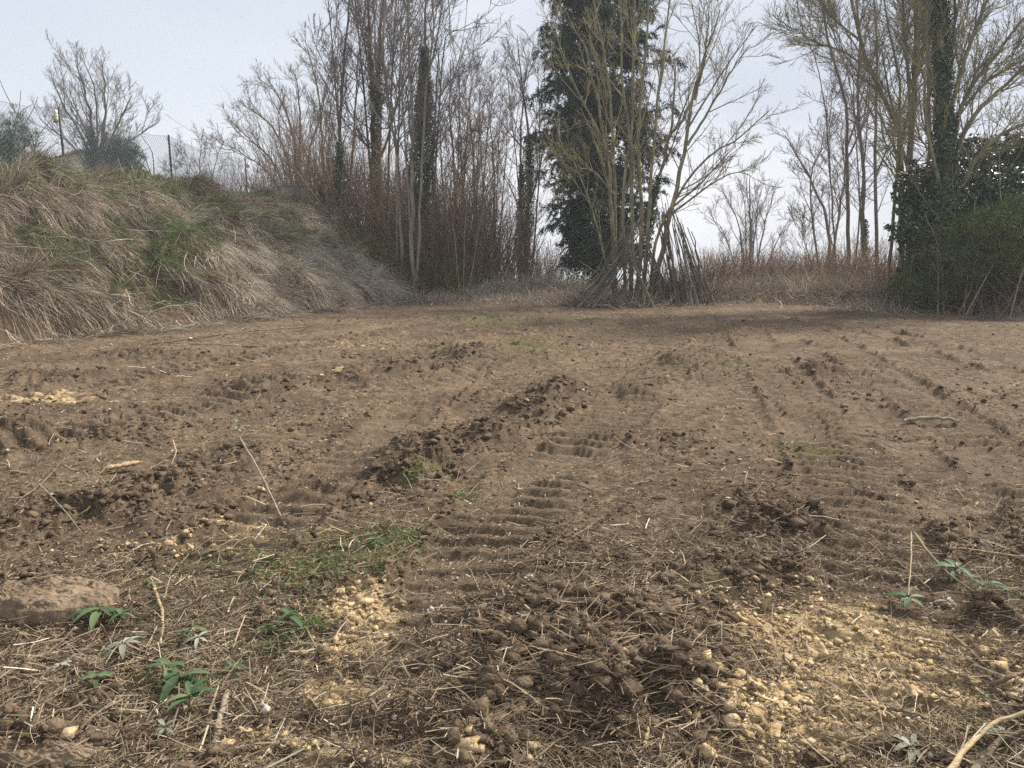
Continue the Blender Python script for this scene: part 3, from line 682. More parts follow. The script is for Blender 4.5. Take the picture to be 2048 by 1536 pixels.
def tree(label, Y, stems, seed, L1=1.6, n1=16, n2=7, n3=4, bark='bark_grey', twig='twig_grey', t0=.3, ang=.75, trop=.10, L2f=.58, L3f=.55, ivy=None,
         group=None, name='bare_tree', rmin=.0050, cat='tree', lk=.5, jit=.5, base=None, wander=.055, nf=3, n4=0, ivy_size=.07):
    """stems: list of ([(px,py[,dY])...], base radius, tip radius)"""
    g = rng(seed); tb = Buf(); cb = Buf(); allP = []; extra = []; root = None
    for (pts, r0, r1) in stems:
        r0 *= .80; r1 *= .85
        P = np.array([at(p[0], p[1], Y+(p[2] if len(p) > 2 else 0)) for p in pts])
        if root is None:
            zb = base_h(P[0, 0], P[0, 1]) if base is None else base
            root = np.array([P[0, 0], P[0, 1], float(zb)])
        if P[0, 2] > root[2]-0.05 and pts[0][1] > pts[-1][1] and (len(pts[0]) < 4):
            P[0, 2] = root[2]-.1
        r1 = min(r1, .02) if pts[-1][1] > -20 else r1
        S = spline(P, 16); S[1:-1] += g.normal(0, r0*.25, (14, 3))
        R = np.linspace(0, 1, 16); R = r0*(1-R)**.8*(1)+r1*(1-(1-R)**.8)
        R[0] *= 1.25
        tubes(tb, S[None], R[None], 8); allP.append((S, R))
    hgt = max(s[-1, 2] for s, _ in allP)-root[2]
    P1 = []; 
    if nf:
        for S, R in list(allP):
            ln = np.linalg.norm(S[-1]-S[0]); FP, FR = spawn(g, S[None], R[None], nf, max(t0, .25), .88, .52, ln*.42, .62, 12, .05, trop*.7, .010, .45, .15)
            tubes(cb, FP, FR, 5)
            for q in range(nf): extra.append((FP[q], FR[q]))
    for S, R in allP+extra:
        ln = np.linalg.norm(np.diff(S, axis=0), axis=1).sum()
        ex_ = len(S) == 12; P, Rr = spawn(g, S[None], R[None], int(n1*(.26 if ex_ else .6)), .2 if ex_ else t0, 1., ang, L1, .55, 8, wander, trop, rmin*1.6, lk); P1.append((P, Rr))
    A = np.concatenate([p for p, _ in P1]); B = np.concatenate([r for _, r in P1])
    tubes(cb, A, B, 4)
    ll = np.linalg.norm(A[:, -1]-A[:, 0], axis=1).mean()
    A2, B2 = spawn(g, A, B, n2, .15, .98, .65, ll*L2f, .6, 6, wander*1.2, trop*.9, rmin*1.2); tubes(cb, A2, B2, 3)
    ll2 = np.linalg.norm(A2[:, -1]-A2[:, 0], axis=1).mean()
    A3, B3 = spawn(g, A2, B2, n3, .1, 1., .6, ll2*L3f*1.1, .8, 4, wander*1.4, trop, rmin); tubes(cb, A3, B3, 3)
    if n4:
        A4, B4 = spawn(g, A3, B3, n4, .1, 1., .6, ll2*L3f*.6, .8, 3, wander*1.4, trop, rmin*.85); tubes(cb, A4, B4, 3)
    e = empty(name, root, label, cat, group)
    tb.V = [v-root for v in tb.V]; cb.V = [v-root for v in cb.V]
    tb.obj('trunk', M[bark], e, smooth=True); cb.obj('crown', M[twig], e)
    if ivy:
        ib = Buf()
        for (pts, rad, n) in ivy:
            P = np.array([at(p[0], p[1], Y+(p[2] if len(p) > 2 else 0)) for p in pts]); ivy_on(ib, g, P, rad, n, ivy_size)
        ib.V = [v-root for v in ib.V]; ib.obj('ivy', M['ivy'], e)
    return e

# --- up on the bank, left
tree('broad round-crowned bare tree with several trunks beyond the mesh fence at far left', 33,
     [([(185, 352), (186, 290), (178, 215), (150, 120)], .13, .02), ([(183, 352), (175, 300), (130, 215), (105, 165)], .10, .02),
      ([(188, 352), (205, 285), (212, 200), (205, 130)], .12, .02), ([(190, 352), (215, 300), (245, 230), (265, 190)], .09, .02),
      ([(186, 352), (160, 310), (105, 260), (78, 235)], .08, .015), ([(190, 352), (230, 310), (280, 270), (312, 245)], .07, .015),
      ([(187, 352), (195, 270), (190, 180), (160, 110)], .09, .015)], 101, L1=1.45, n1=17, n2=7, n3=4,  bark='bark_grey', t0=.28, ang=.6, trop=.07, rmin=.0046,
     ivy=[([(186, 350), (185, 300), (182, 255)], [.30, .25, .12], 2600), ([(190, 350), (205, 300), (210, 265)], [.28, .2, .1], 1800)])
tree('low pale bare tree just right of the purple fence post', 40,
     [([(385, 385), (375, 340), (360, 300)], .06, .012), ([(395, 385), (400, 330), (405, 280)], .07, .012), ([(405, 385), (430, 330), (445, 285)], .05, .012), ([(380, 385), (350, 340), (335, 320)], .04, .01)],
     102, L1=1.1, n1=15, n2=7, n3=4, t0=.2, trop=.05)
tree('wide fan-shaped bare tree with many stems left of the wood', 32,
     [([(590, 400), (575, 320), (540, 250), (475, 200)], .09, .015), ([(595, 400), (590, 300), (570, 220), (530, 150)], .10, .015), ([(598, 400), (600, 300), (598, 210), (590, 145)], .10, .015),
      ([(590, 400), (550, 330), (500, 280), (455, 235)], .08, .012), ([(585, 400), (540, 350), (490, 310), (450, 290)], .06, .01), ([(600, 400), (620, 300), (640, 230), (650, 170)], .08, .012)],
     103, L1=1.25, n1=17, n2=7, n3=4,  twig='twig_grey', t0=.25, ang=.6, trop=.06, rmin=.0048)
tree('slender straight bare tree rising beside the fan-shaped one', 29,
     [([(650, 400), (645, 300), (635, 180), (610, 80)], .07, .015), ([(648, 300), (660, 220), (680, 140)], .04, .012)], 104, L1=1.3, n1=22, n2=7, n3=4, t0=.25, bark='bark_grey')
tree('bare tree with ivy on the lower trunk and high forked top', 26,
     [([(682, 400), (680, 300), (684, 200), (690, 100), (700, -30)], .10, .02), ([(684, 190), (665, 100), (655, -10)], .05, .015), ([(684, 180), (720, 90), (745, -20)], .05, .015)], 105, L1=1.5, n1=20, n2=7, n3=4, t0=.3,
     ivy=[([(682, 398), (681, 330), (680, 285)], [.20, .18, .08], 2500)], bark='bark_brown')
tree('tall twin-trunked bare tree with ivied grey trunks in the middle of the wood', 27,
     [([(752, 400), (748, 300), (745, 200), (742, 120), (735, -40)], .15, .04), ([(756, 400), (758, 250), (757, 130), (760, 80), (770, -60)], .15, .04), ([(757, 110), (790, 30), (800, -50)], .06, .02), ([(745, 130), (715, 50), (700, -50)], .06, .02)],
     106, L1=2.2, n1=22, n2=7, n3=4, t0=.32, bark='bark_brown', ivy=[([(750, 395), (748, 260), (742, 120)], [.17, .15, .10], 2600), ([(757, 300), (757, 180), (757, 90)], [.13, .15, .09], 1800)], rmin=.0055)
tree('bare tree with smooth pale leaning trunk at the top of the bank', 24,
     [([(802, 420), (795, 330), (783, 250), (770, 150), (765, 60), (775, -40)], .085, .02), ([(783, 245), (800, 150), (815, 60), (812, -30)], .05, .02)], 107, L1=1.6, n1=20, n2=7, n3=4, bark='bark_pale', t0=.4)
tree('pale forked bare tree whose right limb crosses the ivied trunk', 23.5,
     [([(822, 430), (823, 340), (825, 290), (822, 180), (815, 60), (820, -40)], .10, .02), ([(825, 288), (850, 215), (860, 130), (868, 40), (862, -40)], .065, .02), ([(822, 200), (800, 110), (810, -10)], .05, .02)],
     108, L1=1.5, n1=20, n2=7, n3=4, bark='bark_pale', t0=.35)
tree('bare tree whose trunk is a thick dark column of ivy', 24.5,
     [([(838, 430), (842, 330), (848, 220), (850, 100), (855, -20)], .12, .03), ([(850, 130), (880, 90), (930, 110), (965, 95)], .05, .012), ([(850, 150), (885, 120), (900, 60), (895, -20)], .05, .015)],
     109, L1=1.4, n1=15, n2=6, n3=4, t0=.4, ivy=[([(838, 430), (843, 330), (848, 240), (849, 150), (850, 95)], [.30, .42, .36, .22, .10], 15000)])
for k, (px, top, Yd, lab) in enumerate([(905, 120, 30, 'many-stemmed bare tree right behind the ivied trunk'), (945, 140, 31, 'thin bare tree in the gap right of the ivied trunk'), (985, 190, 33, 'lowest of the thin bare trees left of the evergreen')]):
    tree(lab, Yd, [([(px, 500), (px+4, 350), (px-6, 230), (px-4+8*k, top)], .08, .012), ([(px+5, 500), (px+25, 330), (px+32, 230), (px+38, top+40)], .06, .01), ([(px-5, 500), (px-22, 330), (px-25, 240), (px-30, top+60)], .06, .01), ([(px, 500), (px+12, 300), (px+15, top+20)], .05, .01)],
         110+k, L1=1.5, n1=20, n2=7, n3=4, t0=.25, ang=.75, trop=.07, twig='twig_grey' if k else 'twig_red')
tree('slim bare tree with one ivied stem left of the evergreen', 28,
     [([(1050, 560), (1055, 420), (1060, 300), (1045, 180), (1035, 70)], .11, .012), ([(1036, 560), (1042, 400), (1043, 250), (1055, 120)], .08, .012), ([(1060, 560), (1075, 400), (1080, 280), (1075, 130)], .05, .01), ([(1060, 320), (1020, 200), (1010, 110)], .04, .01)],
     120, L1=1.5, n1=18, n2=7, n3=4, t0=.3, ang=.7, trop=.08, ivy=[([(1050, 540), (1056, 400), (1060, 270)], [.22, .20, .14], 5000), ([(1036, 520), (1041, 400), (1043, 330)], [.14, .13, .08], 2000)])

# --- the multi-stemmed tree over the branch shelter
tree('large many-stemmed bare tree with yellow lichen spreading over the branch shelter', 21.5,
     [([(1262, 575), (1265, 450), (1262, 300), (1245, 150), (1240, -40)], .085, .02), ([(1275, 575, -.2), (1282, 420), (1275, 260), (1290, 120), (1300, -40)], .09, .025), ([(1288, 575), (1300, 400), (1310, 250), (1330, 80), (1345, -40)], .08, .02),
      ([(1232, 560), (1225, 470), (1220, 350), (1195, 200), (1170, 90)], .09, .02), ([(1232, 560), (1230, 420, .3), (1228, 300), (1215, 150), (1185, -20)], .08, .02), ([(1300, 570), (1340, 430), (1370, 300), (1395, 160), (1440, 20)], .11, .02),
      ([(1252, 575, .2), (1245, 400), (1262, 260), (1268, 100), (1270, -40)], .07, .02), ([(1300, 570), (1320, 460), (1400, 330), (1470, 280), (1545, 215)], .07, .012), ([(1235, 560), (1190, 440), (1150, 330), (1110, 285), (1090, 285)], .05, .01),
      ([(1375, 290, 0, 1), (1430, 200), (1470, 130), (1500, 90)], .05, .012), ([(1390, 200, 0, 1), (1410, 110), (1420, 10)], .05, .012), ([(1340, 430, 0, 1), (1420, 370), (1470, 345), (1500, 350)], .04, .01), ([(1230, 390, 0, 1), (1180, 340), (1120, 345)], .035, .01), ([(1310, 300, 0, 1), (1370, 230), (1400, 130), (1385, 10)], .045, .012),
      ([(1228, 330, 0, 1), (1180, 230), (1140, 150), (1100, 20)], .045, .012)],
     130, nf=2, L1=1.45, n1=13, n2=6, n3=4, bark='bark_lichen', twig='twig_lichen', t0=.30, ang=.6, trop=.06, rmin=.0046, L3f=.5)
tree('leaning trunk hung with ivy behind the branch shelter', 24,
     [([(1288, 540), (1302, 420), (1325, 330), (1345, 230), (1350, 120)], .09, .02)], 131, L1=1.3, n1=14, n2=6, n3=4, t0=.5, ivy=[([(1290, 520), (1300, 430), (1320, 350)], [.2, .16, .08], 2500)])

# --- distance, right of centre
tree('round bare tree standing alone in the distance between shelter and right-hand trees', 42,
     [([(1500, 560), (1502, 500), (1500, 430), (1500, 350)], .14, .02), ([(1500, 520), (1480, 460), (1450, 390)], .08, .015), ([(1502, 520), (1530, 450), (1550, 380)], .08, .015), ([(1498, 530), (1450, 470), (1410, 430)], .06, .012),
      ([(1502, 530), (1560, 470), (1590, 430)], .06, .012), ([(1500, 500), (1490, 420), (1475, 360)], .06, .012), ([(1502, 500), (1515, 420), (1530, 360)], .06, .012)], 140, L1=1.5, n1=14, n2=7, n3=4,  t0=.25, ang=.6, trop=.07, rmin=.0055)
tree('hazy bare tree behind the thin right-hand stems with a low fork', 34,
     [([(1655, 580), (1658, 480), (1640, 400), (1600, 320), (1570, 270)], .12, .015), ([(1657, 500), (1680, 420), (1690, 340), (1680, 260)], .09, .015), ([(1656, 470), (1620, 380), (1640, 300), (1650, 250)], .07, .015), ([(1655, 520), (1600, 460), (1580, 440)], .04, .01)], 141, L1=1.5, n1=17, n2=7, n3=4, t0=.3, rmin=.0055)
for k, (px, lab) in enumerate([(1698, 'leftmost of the tall thin trunks at right, curving to the left'), (1730, 'tall thin straight trunk between two others at right'), (1755, 'tall thin bare trunk nearest the lichened trunk at right')]):
    xt = [1690, 1715, 1752][k]; x2 = [1640, 1705, 1740][k]
    tree(lab, 25+k, [([(px, 590), (px-3, 450), (px-4, 330), (xt, 200), (x2+15, 80), (x2, -60)], .085, .03), ([(px-4, 330), (px-50, 200), (px-90, 60)] if k != 1 else [(px, 300), (px+10, 150), (px-5, 0)], .04, .01)],
         150+k, L1=1.5, n1=26, n2=7, n3=4, t0=.25, ang=.75, trop=.06, bark='bark_grey', rmin=.0048, ivy=[([(px, 570), (px, 500), (px, 440)], [.16, .13, .05], 1500)] if k == 1 else None)
tree('yellow-lichened forked bare tree left of the tall ivied trunk', 20,
     [([(1802, 600), (1802, 450), (1803, 330), (1802, 280), (1760, 180), (1725, 90), (1695, -30)], .10, .035), ([(1802, 300), (1800, 220), (1790, 120), (1760, -40)], .06, .02), ([(1802, 290, 0, 1), (1830, 160), (1845, -30)], .06, .02),
      ([(1745, 150, 0, 1), (1690, 105), (1620, 80), (1600, 60)], .04, .01), ([(1720, 80, 0, 1), (1660, 30), (1625, -30)], .04, .01)],
     160, L1=1.6, n1=24, n2=7, n3=4, bark='bark_lichen', twig='twig_lichen', t0=.3, ang=.65, trop=.05, rmin=.0046)
tree('thick grey double trunk immediately left of the tall ivy column', 21,
     [([(1818, 600), (1820, 400), (1822, 250), (1830, 130), (1835, -60)], .13, .05), ([(1822, 260, 0, 1), (1815, 130), (1800, -60)], .06, .03), ([(1858, 590), (1855, 330), (1858, 180), (1860, -60)], .09, .04)],
     161, L1=2.0, n1=22, n2=7, n3=4, t0=.35, rmin=.0048)
tree('tall ivy-clad tree with long limbs reaching up to the right edge', 18.5,
     [([(1900, 610), (1895, 450), (1890, 300), (1885, 150), (1878, -60)], .18, .09),
      ([(1895, 380, 0, 1), (1935, 250), (2000, 180), (2080, 100)], .09, .03), ([(1893, 330, 0, 1), (1930, 200), (1990, 110), (2070, 10)], .08, .03), ([(1892, 280, 0, 1), (1920, 150), (1950, 60), (2000, -60)], .07, .03),
      ([(1888, 230, 0, 1), (1905, 100), (1915, -60)], .06, .02), ([(1897, 430, 0, 1), (1945, 330), (2000, 270), (2090, 230)], .08, .03), ([(1890, 250, 0, 1), (1860, 120), (1845, -40)], .06, .02), ([(1930, 210, 0, 1), (1990, 150), (2060, 130)], .04, .015), ([(1897, 400, 0, 1), (1850, 290), (1800, 260)], .04, .012)],
     162, L1=1.5, n1=22, n2=7, n3=4, bark='bark_lichen', twig='twig_lichen', t0=.2, ang=.6, trop=.05, rmin=.0046, ivy=[([(1895, 600), (1890, 400), (1888, 250), (1882, 100), (1878, -60)], [.80, .42, .22, .17, .13], 22000)], ivy_size=.062)
# ivy-smothered thicket to the right
def leafy_mass(name, label, Y, blobs, seed, mat, size, cat, twigs=True, bias=.6, asp=.75, dep=None, needle=False):
    g = rng(seed); b = Buf(); root = at(blobs[0][0], blobs[0][1], Y); root[2] = float(base_h(root[0], root[1]))
    for (px, py, rx, ry, rz, n) in blobs:
        c = at(px, py, Y+(0 if dep is None else g.normal(0, dep)))
        nc = max(12, n//45); dc = nrm(g.normal(size=(nc, 3))); lum = .55+.8*fbm(dc[:, 0]*1.8+px, dc[:, 2]*1.8+dc[:, 1], 2, 77)
        rc = lum*(.30+.85*g.random(nc)**.6); Cc = c+dc*rc[:, None]*np.array([rx, ry, rz]); ic = g.integers(0, nc, n); d = nrm(dc[ic]*.7+g.normal(size=(n, 3))*.6)
        P = Cc[ic]+d*(g.random(n)**.5*g.uniform(.10, .26, nc)[ic])[:, None]*np.array([1, 1, .8])
        P[:, 2] = np.maximum(P[:, 2], base_h(P[:, 0], P[:, 1])+.02)
        if needle:
            D = d*np.array([1, 1, .6])+g.normal(0, .5, (n, 3))+np.array([0, 0, .8])
            strands(b, g, P, D, size*g.uniform(.5, 1.4, n), np.full(n, size*.045), 3, .1, .2)
        else: leaves(b, g, P, size*g.uniform(.6, 1.3, n), d*bias+np.array([0, 0, .4]), asp=asp)
    e = empty(name, root, label, cat)
    b.V = [v-root for v in b.V]; b.obj('foliage', M[mat], e)
    if twigs:
        tb = Buf(); m = 60; P0 = np.repeat(root[None], m, 0)+np.c_[g.normal(0, .5, (m, 2)), np.zeros(m)]
        T = np.array([at(q[0], q[1], Y) for q in blobs]); tgt = T[g.integers(0, len(T), m)]+g.normal(0, .5, (m, 3))
        P, R = grow(g, P0, tgt-P0, np.linalg.norm(tgt-P0, axis=1)*1.1, np.full(m, .025), np.full(m, .008), 10, .12, .02); P[:, :, 2] = np.maximum(P[:, :, 2], root[2]-.05)
        tb = Buf(); tubes(tb, P, R, 5); tb.V = [v-root for v in tb.V]; tb.obj('stem', M['bark_brown'], e)
    return e
leafy_mass('ivy_thicket', 'big dark heap of ivy beneath the tall ivied tree', 19.5,
           [(1880, 380, 1.0, .8, .75, 14000), (1862, 450, .7, .8, .75, 9000), (1950, 440, 1.0, .9, .9, 15000), (1875, 540, .8, .8, .7, 7500), (1935, 330, .6, .6, .55, 6500), (1990, 380, .7, .7, .6, 8000)], 170, 'ivy', .075, 'ivy', dep=.3)
leafy_mass('ivy_bush', 'dark leaning ivy mass touching the right edge of the photo', 22,
           [(2010, 330, .8, .7, .55, 8000), (2045, 300, .8, .7, .45, 7000), (2030, 400, .8, .8, .7, 7000)], 171, 'ivy', .08, 'ivy', dep=.3)
leafy_mass('evergreen_shrub', 'dense mid green bushy shrub at the foot of the ivy on the right', 18.3,
           [(1950, 500, 1.15, .9, .75, 26000), (2040, 480, 1.2, .9, .85, 24000), (1890, 560, .9, .7, .55, 16000), (1990, 570, 1.1, .8, .6, 20000), (1860, 590, .55, .5, .25, 5000), (2080, 540, 1, .8, .8, 14000)], 172, 'evergreen', .15, 'shrub', needle=True, dep=.3)
leafy_mass('juniper_shrub', 'ragged green conifer bush behind the mesh fence at the left edge', 24,
           [(35, 300, .55, .5, .5, 6000), (20, 270, .4, .4, .5, 3500), (50, 265, .25, .25, .4, 1500), (35, 240, .12, .12, .35, 500), (0, 310, .6, .5, .35, 3500)], 174, 'thuja', .10, 'shrub', needle=True)
leafy_mass('thuja_shrub', 'egg-shaped green conifer shrub in front of the round bare tree', 24,
           [(243, 325, .50, .45, .45, 7000), (245, 300, .38, .35, .35, 4500), (240, 345, .55, .5, .25, 3500)], 175, 'thuja', .10, 'shrub', needle=True)
leafy_mass('gorse_bush', 'small yellow green bush on the bank top by the thin fence post', 24, [(503, 368, .13, .13, .17, 500)], 176, 'moss', .08, 'bush', twigs=False, needle=True)

# ------------------------------------------------------------------ spruce
def spruce():
    g = rng(200); Y = 26.0; px = 1195
    P = np.array([at(px, 575, Y), at(px+2, 400, Y), at(px+5, 200, Y), at(px+8, 0, Y), at(px+8, -260, Y)])
    root = P[0].copy(); root[2] = base_h(root[0], root[1]); P[0, 2] = root[2]-.1
    S = spline(P, 20); R = np.linspace(.24, .03, 20); tb = Buf(); tubes(tb, S[None], R[None], 8)
    # boughs: long, drooping then lifting at the tip, each hung with curtains of shoots
    nb = 290; t = np.sort(.10+.88*g.random(nb)); f = t*19; i = np.minimum(f.astype(int), 18); f = (f-i)[:, None]
    pos = S[i]*(1-f)+S[i+1]*f
    a = g.uniform(0, 2*math.pi, nb)
    full = np.interp(t, [.10, .22, .4, .62, .8, 1], [1.3, 2.0, 2.6, 2.5, 1.8, .3])
    L = full*g.uniform(.45, 1.15, nb)
    D = np.stack([np.cos(a), np.sin(a), g.normal(.12, .15, nb)], -1)
    n = 9; p = pos.copy(); d = nrm(D); PP = [p.copy()]
    for k in range(n-1):
        d = nrm(d+g.normal(size=(nb, 3))*.07+np.array([0, 0, -.12 if k < 5 else .16])); p = p+d*(L/(n-1))[:, None]; PP.append(p.copy())
    PP = np.stack(PP, 1); RR = np.linspace(.024, .006, n)[None]*np.ones((nb, 1)); cb = Buf(); tubes(cb, PP, RR, 4)
    A, B = spawn(g, PP, RR, 11, .22, 1., .9, .62, .6, 5, .1, -.14, .005, .55); tubes(cb, A, B, 3)
    A2, B2 = spawn(g, A, B, 4, .1, 1., .7, .34, .7, 4, .1, -.25, .004, .3)
    # needles: along secondary shoots
    fb = Buf()
    for (Q, per, sz) in ((A, 40, .09), (A2, 13, .085), (PP, 50, .09)):
        m = len(Q); k = np.repeat(np.arange(m), per); tt = g.random(len(k))*(Q.shape[1]-1)*.999; ii = tt.astype(int); ff = (tt-ii)[:, None]
        pt = Q[k, ii]*(1-ff)+Q[k, ii+1]*ff; T = nrm(Q[k, ii+1]-Q[k, ii])
        if Q is PP: kk = tt/(Q.shape[1]-1) > .25; pt = pt[kk]; T = T[kk]
        nn = len(pt); D = T*.7+g.normal(size=(nn, 3))*.55+np.array([0, 0, -.35])
        strands(fb, g, pt+g.normal(0, .02, (nn, 3)), D, sz*g.uniform(.6, 1.5, nn), np.full(nn, .0135), 3, .25, .15)
    e = empty('spruce_tree', root, 'tall dark spruce with drooping ragged boughs, its top above the frame', 'tree')
    for b_ in (tb, cb, fb): b_.V = [v-root for v in b_.V]
    tb.obj('trunk', M['bark_brown'], e, smooth=True); cb.obj('bough', M['bark_brown'], e); fb.obj('foliage', M['spruce'], e)
    ib = Buf()
    ivy_on(ib, g, np.array([at(1185, 570, Y-.6), at(1190, 450, Y-.6), at(1200, 330, Y-.4), at(1200, 200, Y), at(1203, 60, Y)]), [.75, .75, .45, .22, .15], 15000, .08, .5)
    ib.V = [v-root for v in ib.V]; ib.obj('ivy', M['ivy'], e)
spruce()

# ------------------------------------------------------------------ brush thickets
def brush(name, label, spots, seed, mat='brush', cat='brushwood', hh=(1.2, 2.6), rad=.005, side=6, tilt=.22, kind='stuff', trop=.02, rs=None):
    g = rng(seed); b = Buf()
    for (px, py, Y, sx, sy, n, hs) in spots:
        c = at(px, py, Y); X = g.normal(c[0], sx, n); Yy = g.normal(c[1], sy, n); Z = base_h(X, Yy)-.03
        out = np.stack([(X-c[0])/max(sx, .1), (Yy-c[1])/max(sy, .1)], -1)*.5
        D = np.c_[out*tilt+g.normal(0, tilt, (n, 2)), np.ones(n)]
        L = g.uniform(hh[0], hh[1], n)*hs
        P, R = grow(g, np.stack([X, Yy, Z], -1), D, L, np.full(n, rad*1.7), np.full(n, rad*.8), 7, .07, trop)
        r = np.clip(g.beta(2, 2, n), 0, 1); tubes(b, P, R, 3, r)
        if side:
            A, B = spawn(g, P, R, side, .25, 1, .5, np.mean(L)*.28, .7, 4, .12, .04, rad*.7, .5); tubes(b, A, B, 3, np.repeat(r, side))
    o = b.obj(name, M[mat], origin=tuple(at(spots[0][0], spots[0][1], spots[0][2]))); tag(o, label, cat, kind=kind); return o
brush('brushwood_thicket', 'dense russet brushwood of upright stems between bank end and evergreen',
      [(930, 535, 25.2, .8, .5, 380, 1.75), (870, 520, 25.6, .7, .5, 260, 1.7), (985, 540, 26.5, .6, .6, 210, 1.35), (1040, 545, 28, .9, .8, 200, .85), (1100, 550, 27, .6, .8, 110, .75)], 300, hh=(1.3, 2.6), rad=.0055)
brush('brushwood_thicket', 'tangled brown undergrowth beneath the bare trees on top of the bank',
      [(760, 430, 27, 1.0, .8, 300, 1.5), (700, 420, 28, 1.0, .8, 290, 1.6), (820, 440, 27, .7, .8, 220, 1.6), (640, 410, 30, 1.3, 1, 260, 1.1), (560, 400, 33, 1.4, 1, 240, .9), (470, 395, 36, 1.6, 1, 200, .8), (880, 450, 29, .8, .8, 180, 1.5)], 301, hh=(1.3, 2.9), rad=.0055)
brush('distant_brushwood', 'brown grey thicket under the lone distant tree',
      [(1440, 590, 28, .8, .8, 220, .8), (1510, 590, 29, .8, .8, 240, .75), (1570, 590, 29, .8, .8, 240, .8), (1630, 590, 28, .7, .8, 200, .8), (1390, 590, 29, .6, .8, 130, .8), (1480, 585, 31, 1.5, .8, 180, 1.0), (1620, 585, 31, 1.5, .8, 180, 1.0)], 302, hh=(1.0, 2.1), rad=.0055)
brush('bramble_thicket', 'tangled bramble and bare shoots below the thin trunks at right',
      [(1710, 600, 23.5, .7, .6, 170, .85), (1770, 605, 22, .6, .5, 150, .8), (1820, 610, 20.5, .4, .4, 90, .7), (1680, 600, 25, .7, .6, 120, 1.0), (1960, 610, 19.5, 1.0, .4, 90, .6), (2040, 620, 18.5, .6, .4, 120, .75)], 303, hh=(.9, 2.2), rad=.0048, tilt=.5)

brush('broom_shrub', 'olive green whippy shrub at the right end of the bank',
      [(830, 500, 24.5, .55, .5, 420, .8), (880, 535, 24, .5, .5, 330, .75), (780, 470, 25, .5, .5, 300, .7)], 304, mat='broom', cat='shrub', hh=(.8, 1.9), rad=.0045, side=9, tilt=.5, kind=None)
brush('cut_brushwood', 'ragged strip of cut twigs and stalks lying along the far edge of the field',
      [(900, 590, 23.5, .7, .3, 130, .5), (1010, 600, 22.5, .8, .35, 150, .5), (1120, 603, 21.6, .7, .3, 130, .45), (1400, 600, 22.3, .9, .3, 120, .45), (1520, 606, 22, 1, .3, 160, .5), (1640, 612, 21.3, .9, .3, 150, .5), (1780, 620, 20, .8, .25, 120, .5), (1960, 628, 18.3, 1., .25, 150, .5)], 305, mat='straw', hh=(.5, 1.6), rad=.0045, side=2, tilt=1.5, trop=-.06)
brush('brushwood_heap', 'dark tangle of twigs filling the right half of the branch shelter', [(1330, 585, 21.9, .35, .25, 130, .75), (1375, 588, 21.7, .35, .25, 120, .5)], 306, cat='twig heap', hh=(.8, 1.9), rad=.0055, tilt=.6)
# pale standing shoots at the foot of the right-hand shrubs and before the thicket
def shoots():
    g = rng(310)
    L_ = [([(1890, 610), (1884, 540), (1872, 480), (1850, 430)], 17.9, 'pale forked dead shoot left of its tall neighbour before the evergreen shrub'),
          ([(1878, 612), (1876, 540), (1870, 500)], 17.8, 'short pale shoot at the foot of the evergreen shrub'),
          ([(1930, 605), (1936, 540), (1946, 440), (1950, 400)], 17.7, 'tall whitish dead shoot before the evergreen shrub'),
          ([(1945, 600), (1960, 540), (1966, 480)], 17.8, 'middle pale shoot before the evergreen shrub'),
          ([(1825, 600), (1822, 540), (1838, 480)], 18.6, 'pale bent shoot at the left end of the evergreen shrub'),
          ([(1932, 600), (1985, 530), (2010, 480), (2030, 430)], 17.4, 'long grey shoot leaning right across the evergreen shrub'),
          ([(2020, 625), (2040, 560), (2060, 500)], 16.9, 'bleached shoot leaning out at the right edge'),
          ([(1800, 600), (1770, 570), (1745, 545), (1715, 520)], 19.6, 'pale stem leaning left beside the brambles'),
          ([(1815, 605), (1775, 580), (1720, 562)], 19.5, 'long pale stem leaning low to the left at the field edge'),
          ([(2012, 480), (2000, 380), (1998, 300), (1985, 270)], 18.0, 'slim upright grey sapling in front of the ivy at right'),
          ([(926, 545), (930, 450), (937, 380)], 22.8, 'upright pale sapling in front of the russet brushwood'),
          ([(920, 545), (905, 440), (890, 370)], 22.9, 'pale sapling leaning left in front of the russet brushwood'),
          ([(935, 545), (960, 450), (975, 380)], 22.8, 'pale sapling leaning right in front of the russet brushwood')]
    for pts, Y, lab in L_:
        P = np.array([at(a, b, Y) for a, b in pts]); P[0, 2] = base_h(P[0, 0], P[0, 1])-.05 if pts[0][1] > 540 or True else P[0, 2]
        if pts[0][1] == 480: P = np.vstack([P[:1], np.array([at(a, b, Y) for a, b in pts])])
        S = spline(P, 14); b = Buf(); R = np.linspace(.017, .005, 14)[None]; tubes(b, S[None], R, 5)
        A, B = spawn(g, S[None], R, 9, .35, 1, .5, .55, .6, 5, .1, .05, .004, .5); root = S[0].copy()
        tubes(b, A, B, 5)
        tag(b.obj('sapling', M['wood'], smooth=True, origin=root), lab, 'sapling', 'pale saplings and shoots at the field edge')
shoots()

